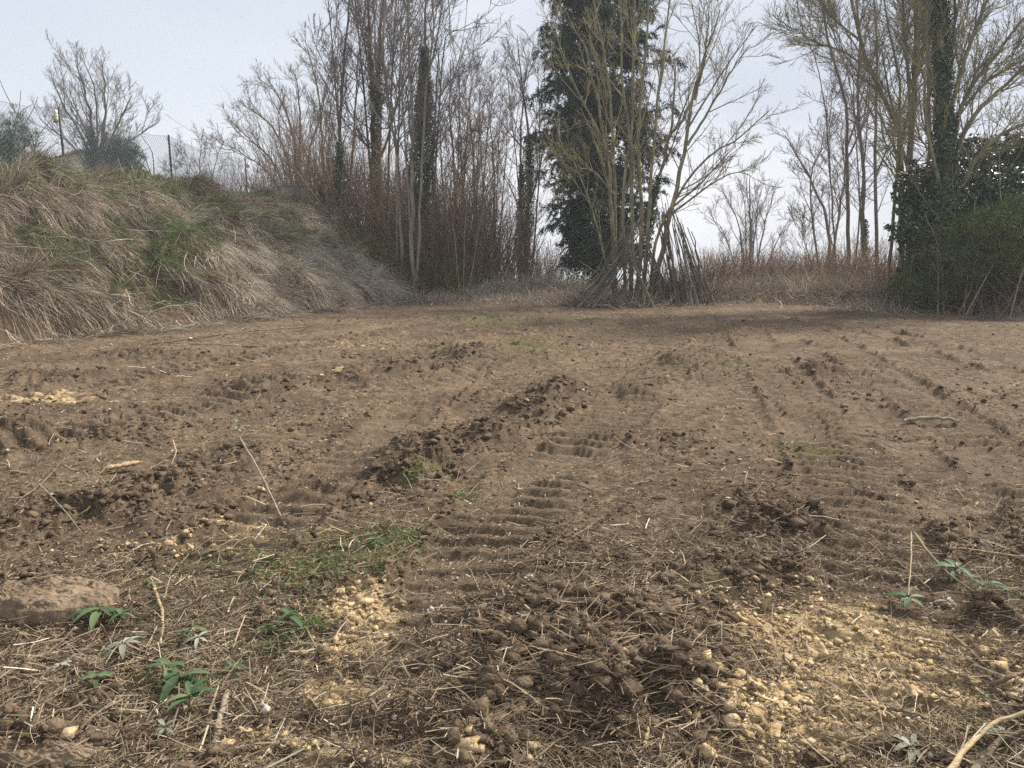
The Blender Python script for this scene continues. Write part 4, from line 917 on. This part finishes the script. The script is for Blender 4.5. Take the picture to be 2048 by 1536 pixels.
# dry grass fringe along the far edge of the field
def fringe():
    g = rng(320); b = Buf()
    for (px, py, Y, sx, sy, n, h) in [(1480, 598, 23, 1.1, .5, 1500, .4), (1580, 602, 23, 1.1, .5, 1900, .5), (1660, 606, 22.3, .9, .5, 2300, .6), (1740, 612, 21.3, .9, .4, 1900, .5), (1640, 600, 24, 1.4, .6, 1400, .7),
                                     (960, 570, 24, .8, .7, 2000, .45), (1050, 575, 25, 1.0, .7, 3200, .75), (1120, 580, 24.5, .8, .6, 2400, .6), (880, 570, 24.5, .7, .6, 1600, .45), (1160, 600, 22, 1.2, .5, 2400, .3), (1330, 605, 22, 1.5, .4, 2600, .28),
                                     (1010, 595, 22, 1.0, .6, 2000, .25), (1900, 618, 19.6, 1.6, .3, 3000, .3), (2010, 625, 18.5, 1.2, .4, 2600, .45), (1830, 615, 20, .8, .3, 1500, .4), (830, 590, 23, .8, .5, 1800, .3)]:
        c = flat(px, py) if False else at(px, py, Y); X = g.normal(c[0], sx, n); Yy = g.normal(c[1], sy, n); Z = base_h(X, Yy)
        D = g.normal(size=(n, 3))*.55; D[:, 2] = np.abs(D[:, 2])+.55
        lo = g.random(n) < .35; D[lo, 2] = .12
        strands(b, g, np.stack([X, Yy, Z], -1), D, h*g.uniform(.35, 1.3, n), .0035+.004*g.random(n), 5, .16, .2, base_h, np.clip(g.beta(2, 2, n)+.16, 0, 1))
    tag(b.obj('dry_grass', M['straw']), 'tufty dry grass fringe along the far edge of the cleared field', 'dry grass', kind='stuff')
fringe()

# ------------------------------------------------------------------ branch shelter
def shelter():
    g = rng(400); root = at(1290, 585, 21.5); root[2] = base_h(root[0], root[1])
    e = empty('branch_shelter', root, 'den of long cut branches leaned round the stems of the many-stemmed tree', 'branch shelter')
    def pole(p0, p1, r, sag=.0, mat='pole', nm='branch'):
        P = np.array([p0, (p0*.66+p1*.34)+np.array([0, 0, -sag]), (p0*.33+p1*.67)+np.array([0, 0, -sag]), p1]); S = spline(P, 8)
        S[1:-1] += g.normal(0, .02, (6, 3)); b = Buf(); tubes(b, S[None], np.linspace(r, r*.55, 8)[None], 6); b.V = [v-root for v in b.V]
        b.obj(nm, M[mat], e, True)
    for k in range(42):      # right half: straighter poles running from a ridge down to the right
        t = g.random(); top = at(1318+t*62+g.normal(0, 4), 405+t*85+g.normal(0, 18), 21.6+g.normal(0, .4))
        bx = 1345+t*85+g.normal(0, 9); bot = at(bx, 585, 21.2+g.normal(0, .5)); bot[2] = base_h(bot[0], bot[1])
        pole(bot, top, g.uniform(.011, .025), -.05)
    for k in range(24):      # middle: dense dark pile round the stems
        tx = g.uniform(1235, 1330); top = at(tx, g.uniform(470, 525), 21.3+g.normal(0, .3)); bot = at(tx+g.choice([-1, 1])*g.uniform(15, 80), 588, 21.0+g.normal(0, .4)); bot[2] = base_h(bot[0], bot[1])
        pole(bot, top, g.uniform(.016, .034), .05)
    for k in range(34):      # left half: bent branches sweeping out to the left
        t = g.random()**.8; top = at(1258+g.normal(0, 16), 465+g.normal(0, 30), 21.2+g.normal(0, .35))
        bx = 1245-t*120+g.normal(0, 8); bot = at(bx, 585, 20.9+g.normal(0, .5)); bot[2] = base_h(bot[0], bot[1])+.02+.25*(1-t)*g.random()
        pole(bot, top, g.uniform(.010, .026), .10+.22*t)
shelter()
brush('brushwood_heap', 'heap of thin cut twigs lying at the left foot of the branch shelter', [(1200, 585, 20.8, .75, .35, 330, .45), (1290, 588, 20.6, .7, .3, 160, .35), (1270, 585, 22.3, .7, .3, 260, .75)], 401, 'straw', 'twig heap', (.8, 1.9), .006, 3, tilt=1.3, trop=-.05)

# ------------------------------------------------------------------ fence, feeders, garden things, house
def fence():
    g = rng(500)
    tops = [(-130, 150, 15.2), (117, 214, 18.2), (337, 270, 22.5), (490, 315, 30.0)]
    T = np.array([at(*t) for t in tops]); base = np.array([[p[0], p[1], float(base_h(p[0], p[1]))] for p in T])
    root = base[1].copy(); e = empty('mesh_fence', root, 'tall chain link fence on thin posts along the bank top', 'fence')
    for k in range(4):
        b = Buf(); P = np.array([base[k]-[0, 0, .3], (base[k]+T[k])/2, T[k]]); tubes(b, P[None], np.full((1, 3), .028), 8); b.V = [v-root for v in b.V]
        o = b.obj('post', M['postp' if k == 2 else 'post'], e)
        if k == 2: o['label'] = 'purple fence post'
    # netting
    b = Buf(); seg = np.linalg.norm(np.diff(T[:, :2], axis=0), axis=1); s = np.r_[0, np.cumsum(seg)]
    def pos(ss, f):       # f 0..1 up the net, top sags between posts
        ss = np.clip(ss, 0, s[-1]-1e-4); i = np.clip(np.searchsorted(s, ss, side='right')-1, 0, 2); u = ((ss-s[i])/seg[i])[..., None]
        bs = base[i]*(1-u)+base[i+1]*u; tp = T[i]*(1-u)+T[i+1]*u; tp[..., 2] -= .16*np.sin(u[..., 0]*math.pi)*1.0+.03
        gz = base_h(bs[..., 0], bs[..., 1]); bs[..., 2] = gz
        return bs*(1-f[..., None])+tp*f[..., None]
    d = .095; H = 1.5
    n = int((s[-1]+H)/d)
    for sg in (1, -1):
        st = np.arange(n)*d-(H if sg == 1 else 0)
        f = np.linspace(0, 1, 9)[None]*np.ones((n, 1)); ss = st[:, None]+sg*f*H
        ok = (ss.min(1) > .0) & (ss.max(1) < s[-1]); tubes(b, pos(ss[ok], f[ok]), np.full(f[ok].shape, .0030), 3)
    ss = np.linspace(0, s[-1]-.01, 120)
    for ff in (.02, 1.0): tubes(b, pos(ss, np.full(120, ff))[None], np.full((1, 120), .004), 4)
    b.V = [v-root for v in b.V]; b.obj('netting', M['wire'], e)
    # low brace post
    P = at(277, 326, 21); bz = float(base_h(P[0], P[1])); b = Buf(); tubes(b, np.array([[[P[0], P[1], bz-.2], P]]), np.full((1, 2), .025), 8)
    q = at(295, 348, 21); tubes(b, np.array([[P-[0, 0, .1], q]]), np.full((1, 2), .018), 8); r2 = np.array([P[0], P[1], bz]); b.V = [v-r2 for v in b.V]
    e2 = empty('brace_post', r2, 'short dark braced post behind the crest, right of the conifer shrub', 'post'); b.obj('post', M['post'], e2)
fence()
def lathe(prof, seg=12, c=(0, 0, 0)):
    a = np.arange(seg)*2*math.pi/seg; P = np.array(prof, float)
    V = np.stack([P[:, 0][:, None]*np.cos(a), P[:, 0][:, None]*np.sin(a), P[:, 1][:, None]*np.ones(seg)], -1)+np.array(c)
    idx = np.arange(len(P)*seg).reshape(len(P), seg); A = idx[:-1]; B = np.roll(A, -1, 1); D = idx[1:]; C = np.roll(D, -1, 1)
    return V.reshape(-1, 3), np.stack([A, B, C, D], -1).reshape(-1, 4)
def part(name, e, mat, prof, c=(0, 0, 0), seg=12):
    b = Buf(); V, F = lathe(prof, seg, c); b.add(V, F); return b.obj(name, M[mat], e, True)
def box(b, c, s, rot=0):
    x, y, z = np.array(s)/2; V = np.array([[i*x, j*y, k*z] for i in (-1, 1) for j in (-1, 1) for k in (-1, 1)]); ca, sa = math.cos(rot), math.sin(rot)
    V = np.stack([V[:, 0]*ca-V[:, 1]*sa, V[:, 0]*sa+V[:, 1]*ca, V[:, 2]], -1)+np.array(c)
    b.add(V, np.array([[0, 1, 3, 2], [4, 6, 7, 5], [0, 4, 5, 1], [2, 3, 7, 6], [0, 2, 6, 4], [1, 5, 7, 3]]))
c = at(112, 243, 18.15); e = empty('bird_feeder', c, 'white and yellow hanging feeder on the fence post at left', 'bird feeder')
part('shade', e, 'white', [(0.0, .27), (.05, .265), (.058, .25), (.062, .12), (.06, .11), (0, .11)]); part('tray', e, 'yellow', [(0, .11), (.058, .11), (.062, .03), (.05, .0), (0, 0)]); part('base', e, 'dark', [(0, 0), (.05, -.002), (.035, -.03), (0, -.03)])
b = Buf(); box(b, (.07, 0, .2), (.05, .012, .012)); b.obj('hook', M['dark'], e)
c = at(496, 336, 29.9); e = empty('bird_feeder', c, 'small white feeder on the farther thin fence post', 'bird feeder')
part('shade', e, 'white', [(0, .2), (.06, .19), (.07, .05), (0, .05)]); part('base', e, 'white', [(0, .05), (.03, .05), (.09, .0), (0, -.01)])

def garden():
    g = rng(520)
    c = at(582, 382, 28); z = float(base_h(c[0], c[1])); c = np.array([c[0], c[1], z]); e = empty('storage_crate', c, 'low blue grey covered crate on the bank top', 'crate')
    b = Buf(); hh = at(582, 374, 28)[2]-z; box(b, (0, 0, hh/2), (.85, .6, hh)); b.obj('body', M['bluegrey'], e)
    b = Buf(); box(b, (0, 0, hh+.02), (.90, .65, .04)); b.obj('lid', M['bluegrey'], e)
    c = at(645, 372, 28); z = float(base_h(c[0], c[1])); top = at(640, 362, 28)[2]-z; c = np.array([c[0], c[1], z]); e = empty('garden_parasol', c, 'folded navy cloth cover beside the cream capped posts', 'folded parasol')
    part('cloth', e, 'navy', [(0, top+.1), (.04, top), (.12, top*.8), (.16, top*.5), (.13, top*.25), (.03, top*.2)], seg=16); part('pole', e, 'dark', [(0, top+.16), (.02, top+.15), (.02, 0), (0, 0)])
    # cream capped lamps / posts
    for (px, py, lab, hw) in [(652, 364, 'taller cream capped wooden post at the head of the slanting handrail', .05), (668, 372, 'thicker weathered post with a rounded pale cap', .075)]:
        c = at(px, py, 27); z = float(base_h(c[0], c[1])); h = c[2]-z; c = np.array([c[0], c[1], z]); e = empty('rail_post', c, lab, 'post')
        part('post', e, 'wood', [(0, 0), (hw, 0), (hw, h), (0, h)], seg=10); part('cap', e, 'cream', [(hw*.9, h+.001), (hw*1.35, h+.002), (hw*1.35, h+.05), (hw*.7, h+.1), (0, h+.12)], seg=10)
    a = at(655, 364, 26.9); d = at(712, 392, 26.2); b = Buf(); tubes(b, np.array([[a, (a+d)/2+[0, 0, .03], d]]), np.full((1, 3), .02), 6); tag(b.obj('handrail', M['twigb'], origin=a), 'brown slanting handrail running down right from the cream capped post', 'handrail')
    c = at(622, 367, 28.5); z = float(base_h(c[0], c[1])); h = c[2]-z; c = np.array([c[0], c[1], z]); e = empty('garden_lamp', c, 'small white topped garden lamp left of the capped posts', 'garden lamp')
    part('pole', e, 'dark', [(0, 0), (.02, 0), (.02, h-.12), (0, h-.12)]); part('lamp_shade', e, 'white', [(0, h-.12), (.07, h-.12), (.075, h), (0, h+.02)])
    c = at(607, 372, 28.5); z = float(base_h(c[0], c[1])); h = c[2]-z; c = np.array([c[0], c[1], z]); e = empty('garden_ornament', c, 'little pale stone ornament beside the blue grey crate', 'ornament')
    part('base', e, 'cream', [(0, 0), (.08, 0), (.05, h*.5), (.03, h*.8), (0, h*.8)]); part('head', e, 'white', [(0, h*.8), (.06, h*.85), (.07, h*.95), (0, h+.02)])
    # house beyond the lawn
    Yh = 44.; apex = at(160, 304, Yh); gz = float(base_h(apex[0], apex[1])); c = np.array([apex[0], apex[1], gz]); hgt = apex[2]-gz; HR = .53; e = empty('house', c, 'low house with brown tiled gable roof half hidden behind the round bare tree', 'house')
    e.rotation_euler[2] = HR; hw = 2.35; ev = hgt-.95; dep = 6.0
    b = Buf(); V = np.array([[-hw, 0, -.5], [hw, 0, -.5], [hw, 0, ev], [0, 0, hgt], [-hw, 0, ev], [-hw, dep, -.5], [hw, dep, -.5], [hw, dep, ev], [0, dep, hgt], [-hw, dep, ev]])
    b.add(V, np.array([[0, 1, 2, 4], [4, 2, 3, 3], [5, 9, 7, 6], [9, 8, 8, 7], [0, 4, 9, 5], [1, 6, 7, 2]])[[0, 2, 4, 5]])
    b.add(np.array([[-hw, 0, ev], [hw, 0, ev], [.02, 0, hgt], [-.02, 0, hgt], [-hw, dep, ev], [hw, dep, ev], [.02, dep, hgt], [-.02, dep, hgt]]), np.array([[0, 1, 2, 3], [4, 7, 6, 5]]))
    b.obj('wall', M['cream'], e)
    b = Buf(); sl = math.atan2(.95, hw); ov = .35
    for sgn in (-1, 1):
        x0 = sgn*(hw+ov); z0 = ev-ov*math.tan(sl); V = np.array([[x0, -.3, z0], [0, -.3, hgt], [0, dep+.3, hgt], [x0, dep+.3, z0]]); V = np.vstack([V+[0, 0, .02], V+[0, 0, .16]])
        b.add(V, np.array([[0, 1, 2, 3], [4, 7, 6, 5], [0, 4, 5, 1], [1, 5, 6, 2], [2, 6, 7, 3], [3, 7, 4, 0]]))
    b.obj('roof', mat_noise('roof_tile', [(.3, (.12, .07, .045)), (.7, (.22, .14, .095))], 9, 4, .9, .1, bump=.6, bscale=12, stretch=(1, 6, 1)), e)
garden()

# ------------------------------------------------------------------ foreground: sticks, chips, stones, sprouts
def stick(pts, r, label, name='stick', mat='twigb', forks=0, seed=0, group='loose sticks and stalks lying on the cleared soil', lifts=None, r1=.5, jag=False, n=16, sides=8, cat='stick'):
    g = rng(600+seed); q = np.array(pts, float); P = onto(q[:, 0], q[:, 1], r*.9+.006+(np.array(lifts) if lifts is not None else 0))
    S = spline(P, n); S[1:-1] += g.normal(0, r*.22, (n-2, 3)); R = np.linspace(r, r*r1, n)*(1+.10*g.normal(size=n)); b = Buf(); tubes(b, S[None], R[None], sides)
    root = S[0].copy(); b.V = [v-root for v in b.V]; e = b
    if forks:
        A, B = spawn(g, S[None], R[None], forks, .35, .98, .6, np.linalg.norm(S[-1]-S[0])*.3, .6, 6, .1, .0, .0012, .4); A = A-root; tubes(b, A, B, 5)
    o = b.obj(name, M[mat], smooth=not jag); o.location = root; return tag(o, label, cat, group)
stick([(425, 1560), (432, 1480), (445, 1420), (455, 1382)], .014, 'thick bleached splintered stick at the bottom left', mat='wood', seed=1, r1=.8, jag=True)
stick([(300, 1157), (315, 1195), (325, 1235), (322, 1290)], .0085, 'crooked tan stalk near the left sprout', mat='woodpale', seed=2)
stick([(478, 868), (520, 945), (550, 1000), (570, 1050)], .0065, 'long pale stalk with a tuft of grey leaves leaning toward the camera', mat='wood', seed=3, lifts=[.16, .10, .05, .0], r1=1.1)
stick([(-40, 1090), (40, 1000), (85, 965), (130, 915), (152, 885)], .0065, 'arching brown twig at the left edge with side shoots', forks=5, seed=4, lifts=[.0, .04, .05, .10, .16])
stick([(80, 970), (120, 1010), (165, 1065)], .005, 'thin grey twig crossing below the arching one', mat='wood', seed=5, lifts=[.05, .03, 0])
stick([(135, 1030), (180, 1000), (215, 955)], .004, 'thin olive stem rising to the pale wood chip', mat='moss', seed=6, lifts=[0, .02, .05])
stick([(420, 1105), (540, 1090), (600, 1080), (690, 1075)], .0055, 'long straight stalk lying across the weeds', seed=7)
stick([(580, 1160), (690, 1135), (760, 1125), (840, 1080)], .0055, 'brown stalk slanting beside the green weeds', seed=8)
stick([(1808, 842), (1840, 836), (1880, 836), (1918, 842)], .017, 'short thick curved branch lying on the soil at right', mat='bark_pale', seed=9, lifts=[.005, .03, .025, .0], r1=.85)
stick([(1855, 1090), (1930, 1098), (2000, 1108), (2080, 1120)], .008, 'tan stalk running out of the right edge', mat='woodpale', seed=10)
stick([(1822, 1060), (1822, 1120), (1818, 1170), (1815, 1215)], .0042, 'upright tan stem with drooping green leaves', mat='woodpale', seed=11, lifts=[.18, .12, .06, 0])
stick([(1825, 1060), (1870, 1120), (1920, 1165), (1990, 1210)], .007, 'olive stem slanting down right to a green rosette', mat='twig_lichen', seed=12, lifts=[.12, .08, .04, 0])
stick([(1775, 1110), (1830, 1160), (1870, 1190)], .007, 'pinkish brown stalk in the straw at right', seed=13)
stick([(1905, 1270), (1960, 1320), (2020, 1380)], .007, 'thin grey stalk lying over the ochre soil at right', mat='wood', seed=14)
stick([(1780, 1415), (1840, 1432), (1890, 1455)], .008, 'straight brown stick on the ochre soil', seed=15)
stick([(1825, 1278), (1860, 1282), (1890, 1288)], .009, 'stubby tan stick on the ochre soil', mat='woodpale', seed=16)
stick([(1880, 1560), (1950, 1480), (2000, 1440), (2070, 1420)], .010, 'tan branch in the bottom right corner', mat='woodpale', seed=17, lifts=[.02, .04, .05, .05])
stick([(1940, 1560), (1990, 1490), (2030, 1470), (2080, 1465)], .014, 'thickest brown branch in the bottom right corner', seed=18, lifts=[.01, .02, .02, .02])
stick([(1980, 1370), (2020, 1355), (2060, 1335)], .009, 'purplish twig above the corner branches', mat='bark_brown', seed=19, lifts=[.02, .04, .05])
stick([(975, 1395), (980, 1450), (1050, 1478), (1150, 1472)], .0035, 'thin green bramble stem curving on the dark soil', mat='moss', seed=20, lifts=[.03, .02, .02, 0])
stick([(945, 1262), (1000, 1285), (1050, 1305), (1080, 1320)], .008, 'bundled tan stalk on the dark heap', mat='woodpale', seed=21)
stick([(1280, 1310), (1320, 1280), (1370, 1265)], .006, 'tan split stem right of centre on the dark heap', mat='woodpale', seed=22)
stick([(1290, 1488), (1296, 1460), (1300, 1435)], .008, 'orange brown blade of reed near the bottom', mat='woodpale', seed=23, r1=.3)
stick([(855, 1220), (862, 1240), (868, 1252)], .006, 'short reddish white chip stick left of the heap', mat='wood', seed=24)
stick([(1505, 1115), (1545, 1140), (1590, 1165)], .0065, 'dark brown stick pointing to the ochre patch', mat='bark_brown', seed=25)
stick([(965, 1200), (1050, 1190), (1120, 1160)], .004, 'thin grey stalk across the middle track', mat='wood', seed=26)
stick([(1688, 740), (1700, 755), (1706, 768)], .010, 'upright pale stalk on the far dark ridge', mat='wood', seed=27, lifts=[.22, .1, 0])
stick([(1120, 1400), (1160, 1440), (1170, 1480)], .005, 'thin root lying near the green bramble', seed=28)
stick([(620, 1190), (500, 1215), (420, 1250), (330, 1300), (280, 1340)], .0045, 'long thin brown twig lying past the left sprouts', seed=29, forks=3)
stick([(1750, 1290), (1820, 1345), (1880, 1400)], .0045, 'thin dark twig over the ochre soil', mat='bark_brown', seed=30)
stick([(345, 880), (352, 905), (340, 930)], .006, 'short upright tan stalk behind the pale wood chip', mat='woodpale', seed=31, lifts=[.1, .05, 0])
stick([(640, 690+0), (500, 692), (330, 685)], .014, 'long bare branch lying along the foot of the bank', mat='wood', seed=32, forks=4)
stick([(620, 652), (500, 662), (400, 676), (300, 690)], .014, 'brown branch propped from the bank foot onto the field', seed=33, lifts=[.05, .12, .1, .0], forks=4)
stick([(-30, 700), (10, 600), (40, 520), (55, 440), (60, 400)], .009, 'thin dark twig reaching up against the bank at left edge', mat='bark_grey', seed=34, forks=4, lifts=[0, .0, .0, .0, .0]) if False else None

def wood_chip():
    P = onto([222, 278], [948, 938]); c = P.mean(0)+[0, 0, .05]; ax = P[1]-P[0]; ax[2] = 0.01; L = np.linalg.norm(ax)*1.15; ax = nrm(ax); g = rng(640)
    n = 14; prof = np.array([[-.5, 0], [-.3, .42], [.1, .5], [.45, .25], [.5, -.1], [.2, -.4], [-.2, -.45]]); V = []; F = []
    sd = nrm(np.cross([0, 0, 1], ax)); up = np.cross(ax, sd)
    for i in range(n):
        t = i/(n-1)-.5; w_ = .045*(1-abs(t*1.7)**4*.8)*(1+.15*g.normal()); h_ = .020*(1-abs(t*1.8)**4*.9)*(1+.2*g.normal())
        for p in prof: V.append(ax*t*L+sd*p[0]*w_*1.6+up*p[1]*h_*1.6+g.normal(0, .002, 3))
    m = len(prof)
    for i in range(n-1):
        for j in range(m): F.append([i*m+j, i*m+(j+1) % m, (i+1)*m+(j+1) % m, (i+1)*m+j])
    F.append([0, 1, 2, 3]); F.append([0, 3, 4, 5]); k = (n-1)*m; F.append([k, k+3, k+2, k+1]); F.append([k, k+5, k+4, k+3])
    b = Buf(); b.add(np.array(V), np.array(F)); o = b.obj('wood_chip', M['woodpale']); o.location = c; tag(o, 'large pale split wood chip resting on the soil at left', 'wood chip')
wood_chip()

def slab(px, py, sx, sy, h, seed, label):
    g = rng(seed); c = onto([px], [py])[0]; n = 120; x = np.linspace(-1, 1, n); X, Y = np.meshgrid(x, x)
    a = np.arctan2(Y, X); rr = np.hypot(X, Y)/(.78+.22*fbm(np.cos(a)*1.6+seed, np.sin(a)*1.6, 3, 600)*1.2)
    rr = rr+.18*(fbm(X*4+seed, Y*4, 4, 605)-.5); top = 1-sstep(.70, .98, rr)
    wx = X*sx*5+fbm(X*5, Y*5, 3, 610)*1.0; wy = Y*sy*5
    cr = np.abs(fbm(wx*2.2+seed, wy*4.2, 4, 620)-.5); crack = 1-sstep(.0, .022, cr)
    Z = top*(h+.03*(fbm(X*3, Y*3, 4, 630)-.5)-crack*.022+(fbm(X*20, Y*20, 4, 640)-.5)*.018+.02*(domes(X*sx*14, Y*sy*14, 650)-.4))
    wX = c[0]+X*sx; wY = c[1]+Y*sy; G = full_h(wX.ravel(), wY.ravel()).reshape(n, n)
    base = fbm(wX*2.2, wY*2.2, 3, 41)
    Zt = np.where(top > 0.02, base_h(wX.ravel(), wY.ravel()).reshape(n, n)+float(c[2]-base_h(c[0], c[1]))+Z, G-.03)
    V = np.stack([wX-c[0], wY-c[1], Zt-c[2]], -1).reshape(-1, 3)
    idx = np.arange(n*n).reshape(n, n); F = np.stack([idx[:-1, :-1], idx[:-1, 1:], idx[1:, 1:], idx[1:, :-1]], -1).reshape(-1, 4)
    me = mk_mesh('soil_slab', V, F, smooth=True); me.materials.append(M['slab']); o = bpy.data.objects.new('soil_slab', me); sc.collection.objects.link(o); o.location = c; tag(o, label, 'soil slab')
M['slab'] = mat_noise('dried_mud', [(.3, (.13, .092, .060)), (.5, (.19, .14, .093)), (.72, (.27, .20, .135))], 9, 7, 1, .08, bump=.9, bscale=55, bdist=.012)
slab(95, 1190, .36, .17, .035, 1, 'cracked pale brown slab of dried mud at the left edge')
slab(75, 1500, .24, .07, .02, 2, 'smaller dried mud slab in the bottom left corner')

def sprout(px, py, s, n, label, seed, lift=.03, mat='leafg', up=.45, spread=2*math.pi, a0=0.0):
    g = rng(seed); c = onto([px], [py])[0]; e = empty('leafy_sprout', c, label, 'sprout', 'green sprouts in the foreground soil')
    b = Buf(); S = np.array([[0, 0, -.01], [g.normal(0, .01), g.normal(0, .01), lift*.6], [g.normal(0, .015), g.normal(0, .015), lift+.02]]); tubes(b, spline(S, 6)[None], np.full((1, 6), .0025), 6); b.obj('stem', M['moss'], e, True)
    tip = S[-1]; m = 7
    for k in range(n):
        a = a0+spread*k/n+g.normal(0, .25); el = up*g.uniform(.3, 1.5); L = s*g.uniform(.65, 1.15); W = L*.13
        d = np.array([math.cos(a)*math.cos(el), math.sin(a)*math.cos(el), math.sin(el)]); side = nrm(np.cross(d, [0, 0, 1])); upv = np.cross(side, d)
        V = []; p = tip-np.array([0, 0, lift*.6*g.random()]); dd = d.copy()
        for i in range(m):
            t = i/(m-1); ww = W*math.sin(math.pi*min(.02+t*.95, 1))**.8*(1.2-.4*t)
            V += [p-side*ww+upv*ww*.35, p.copy(), p+side*ww+upv*ww*.35]; dd = nrm(dd+np.array([0, 0, -.16*g.uniform(.5, 1.4)])); p = p+dd*L/(m-1); p[2] = max(p[2], .004)
        F = []
        for i in range(m-1):
            for j in (0, 1): F.append([i*3+j, i*3+j+1, i*3+j+4, i*3+j+3])
        lb = Buf(); lb.add(np.array(V), np.array(F), g.random()); lb.obj('leaf', M[mat], e, True)
sp = [(195, 1250, .13, 9, 'largest leafy green rosette, beside the cracked mud slab'), (245, 1240, .08, 6, 'small green rosette touching the largest one on its right'), (385, 1275, .09, 4, 'low sprout with one long green leaf right of the largest rosette'),
      (360, 1380, .12, 7, 'dark green sprout in the straw below the rosettes'), (330, 1370, .09, 5, 'sprout with narrow leaves partly under straw'), (190, 1375, .08, 5, 'small drooping sprout in the straw at lower left'), (380, 1425, .09, 7, 'bright green sprout at the lower left near the splintered stick'),
      (455, 1350, .06, 5, 'tiny dark sprout above the splintered stick'), (600, 1250, .09, 7, 'green sprout beside the small ochre patch'), (740, 1090, .07, 7, 'sprout in the patch of green weeds'), (545, 1265, .05, 5, 'small lime green sprout in the straw'),
      (1812, 1215, .11, 7, 'drooping green sprout at the foot of the upright tan stem'), (1912, 1160, .11, 8, 'green rosette on the olive stem at right'), (1965, 1195, .10, 6, 'green leaves lying low below the right rosette'), (290, 1180, .05, 4, 'tiny sprout beside the crooked tan stalk')]
for k, (a, b_, s, n, lab) in enumerate(sp): sprout(a, b_, s, n, lab, 700+k, lift=.05 if s > .08 else .025)
for k, (a, b_, s, n, lab) in enumerate([(250, 1300, .09, 7, 'silver grey wilted leaves below the largest rosette'), (400, 1290, .06, 5, 'silvery curled leaves in the straw at left'), (330, 1470, .06, 5, 'pale wilted leaves near the bottom left'), (1895, 1215, .06, 6, 'pale wilted leaves beside the ochre patch'),
                                        (1815, 1510, .08, 6, 'silvery wilted leaves at the bottom right'), (1985, 1475, .08, 6, 'pale grey leaves among the corner branches'), (480, 880, .07, 9, 'tuft of grey leaves on the long pale stalk'), (130, 1345, .06, 4, 'whitish leaf scraps left of the straw')]):
    sprout(a, b_, s, n, lab, 740+k, lift=.02 if a != 480 else .17, mat='leafs', up=.35)

def stones():
    L_ = [(530, 1420, .018, 'flint', 'pale grey flint near the small ochre spot'), (700, 1390, .014, 'flint', 'blue grey stone in the small ochre spot'), (240, 665, .05, 'flint', 'chalky stone at the foot of the bank'), (65, 745, .035, 'flint', 'pale stone near the left edge of the field'),
          (1620, 1310, .03, 'sandclod', 'rounded ochre lump beside its flat neighbour'), (1645, 1308, .03, 'sandclod', 'flat ochre lump beside the rounded one'), (1545, 1475, .036, 'sandclod', 'large ochre clod near the bottom'), (1510, 1250, .035, 'sandclod', 'upper ochre clod at the edge of the dark heap'), (1420, 1505, .03, 'sandclod', 'ochre clod alone in the dark soil at the bottom'),
          (1825, 1385, .028, 'sandclod', 'pointed ochre lump on the ochre soil'), (380, 640+40, .04, 'flint', 'grey stone under the propped branch'), (950, 605, .025, 'orange', 'small orange lump at the far end of the field')]
    g = rng(800)
    for px, py, s, mt, lab in L_:
        c = onto([px], [py])[0]; V, F = lumps(g, np.zeros((1, 3)), np.array([s]), 3, amp=.3, squash=.65); me = mk_mesh('stone', V, F, smooth=False); me.materials.append(M[mt])
        nm = 'stone' if mt == 'flint' else ('soil_lump' if mt == 'sandclod' else 'clay_lump'); o = bpy.data.objects.new(nm, me); sc.collection.objects.link(o); o.location = c+[0, 0, s*.25]; tag(o, lab, 'stone' if mt == 'flint' else 'clod')
    # orange lichen / petals specks by the weeds
    n = 46; px = g.normal(560, 75, n); py = g.normal(1120, 40, n); P = onto(px, py, .006); V, F = lumps(g, P, g.uniform(.003, .007, n), 1, .2)
    me = mk_mesh('orange_specks', V, F); me.materials.append(M['orange']); o = bpy.data.objects.new('orange_specks', me); sc.collection.objects.link(o); tag(o, 'scattered orange yellow lichen specks in the litter', 'lichen specks', kind='stuff')
stones()

# ------------------------------------------------------------------ misty air
me = bpy.data.meshes.new('haze'); b = Buf(); box(b, (0, 130, 14), (620, 360, 62)); V = np.concatenate(b.V); F = np.concatenate(b.F)
me = mk_mesh('haze', V, F); hz = bpy.data.objects.new('haze', me); sc.collection.objects.link(hz); tag(hz, 'thin pale mist in the air', 'haze', kind='stuff')
hm = bpy.data.materials.new('mist'); hm.use_nodes = True; nn_ = hm.node_tree.nodes; nn_.clear(); out = nn_.new('ShaderNodeOutputMaterial'); pv = nn_.new('ShaderNodeVolumePrincipled')
pv.inputs['Color'].default_value = (.93, .95, 1.0, 1); pv.inputs['Density'].default_value = .0013; hm.node_tree.links.new(pv.outputs[0], out.inputs['Volume']); me.materials.append(hm)
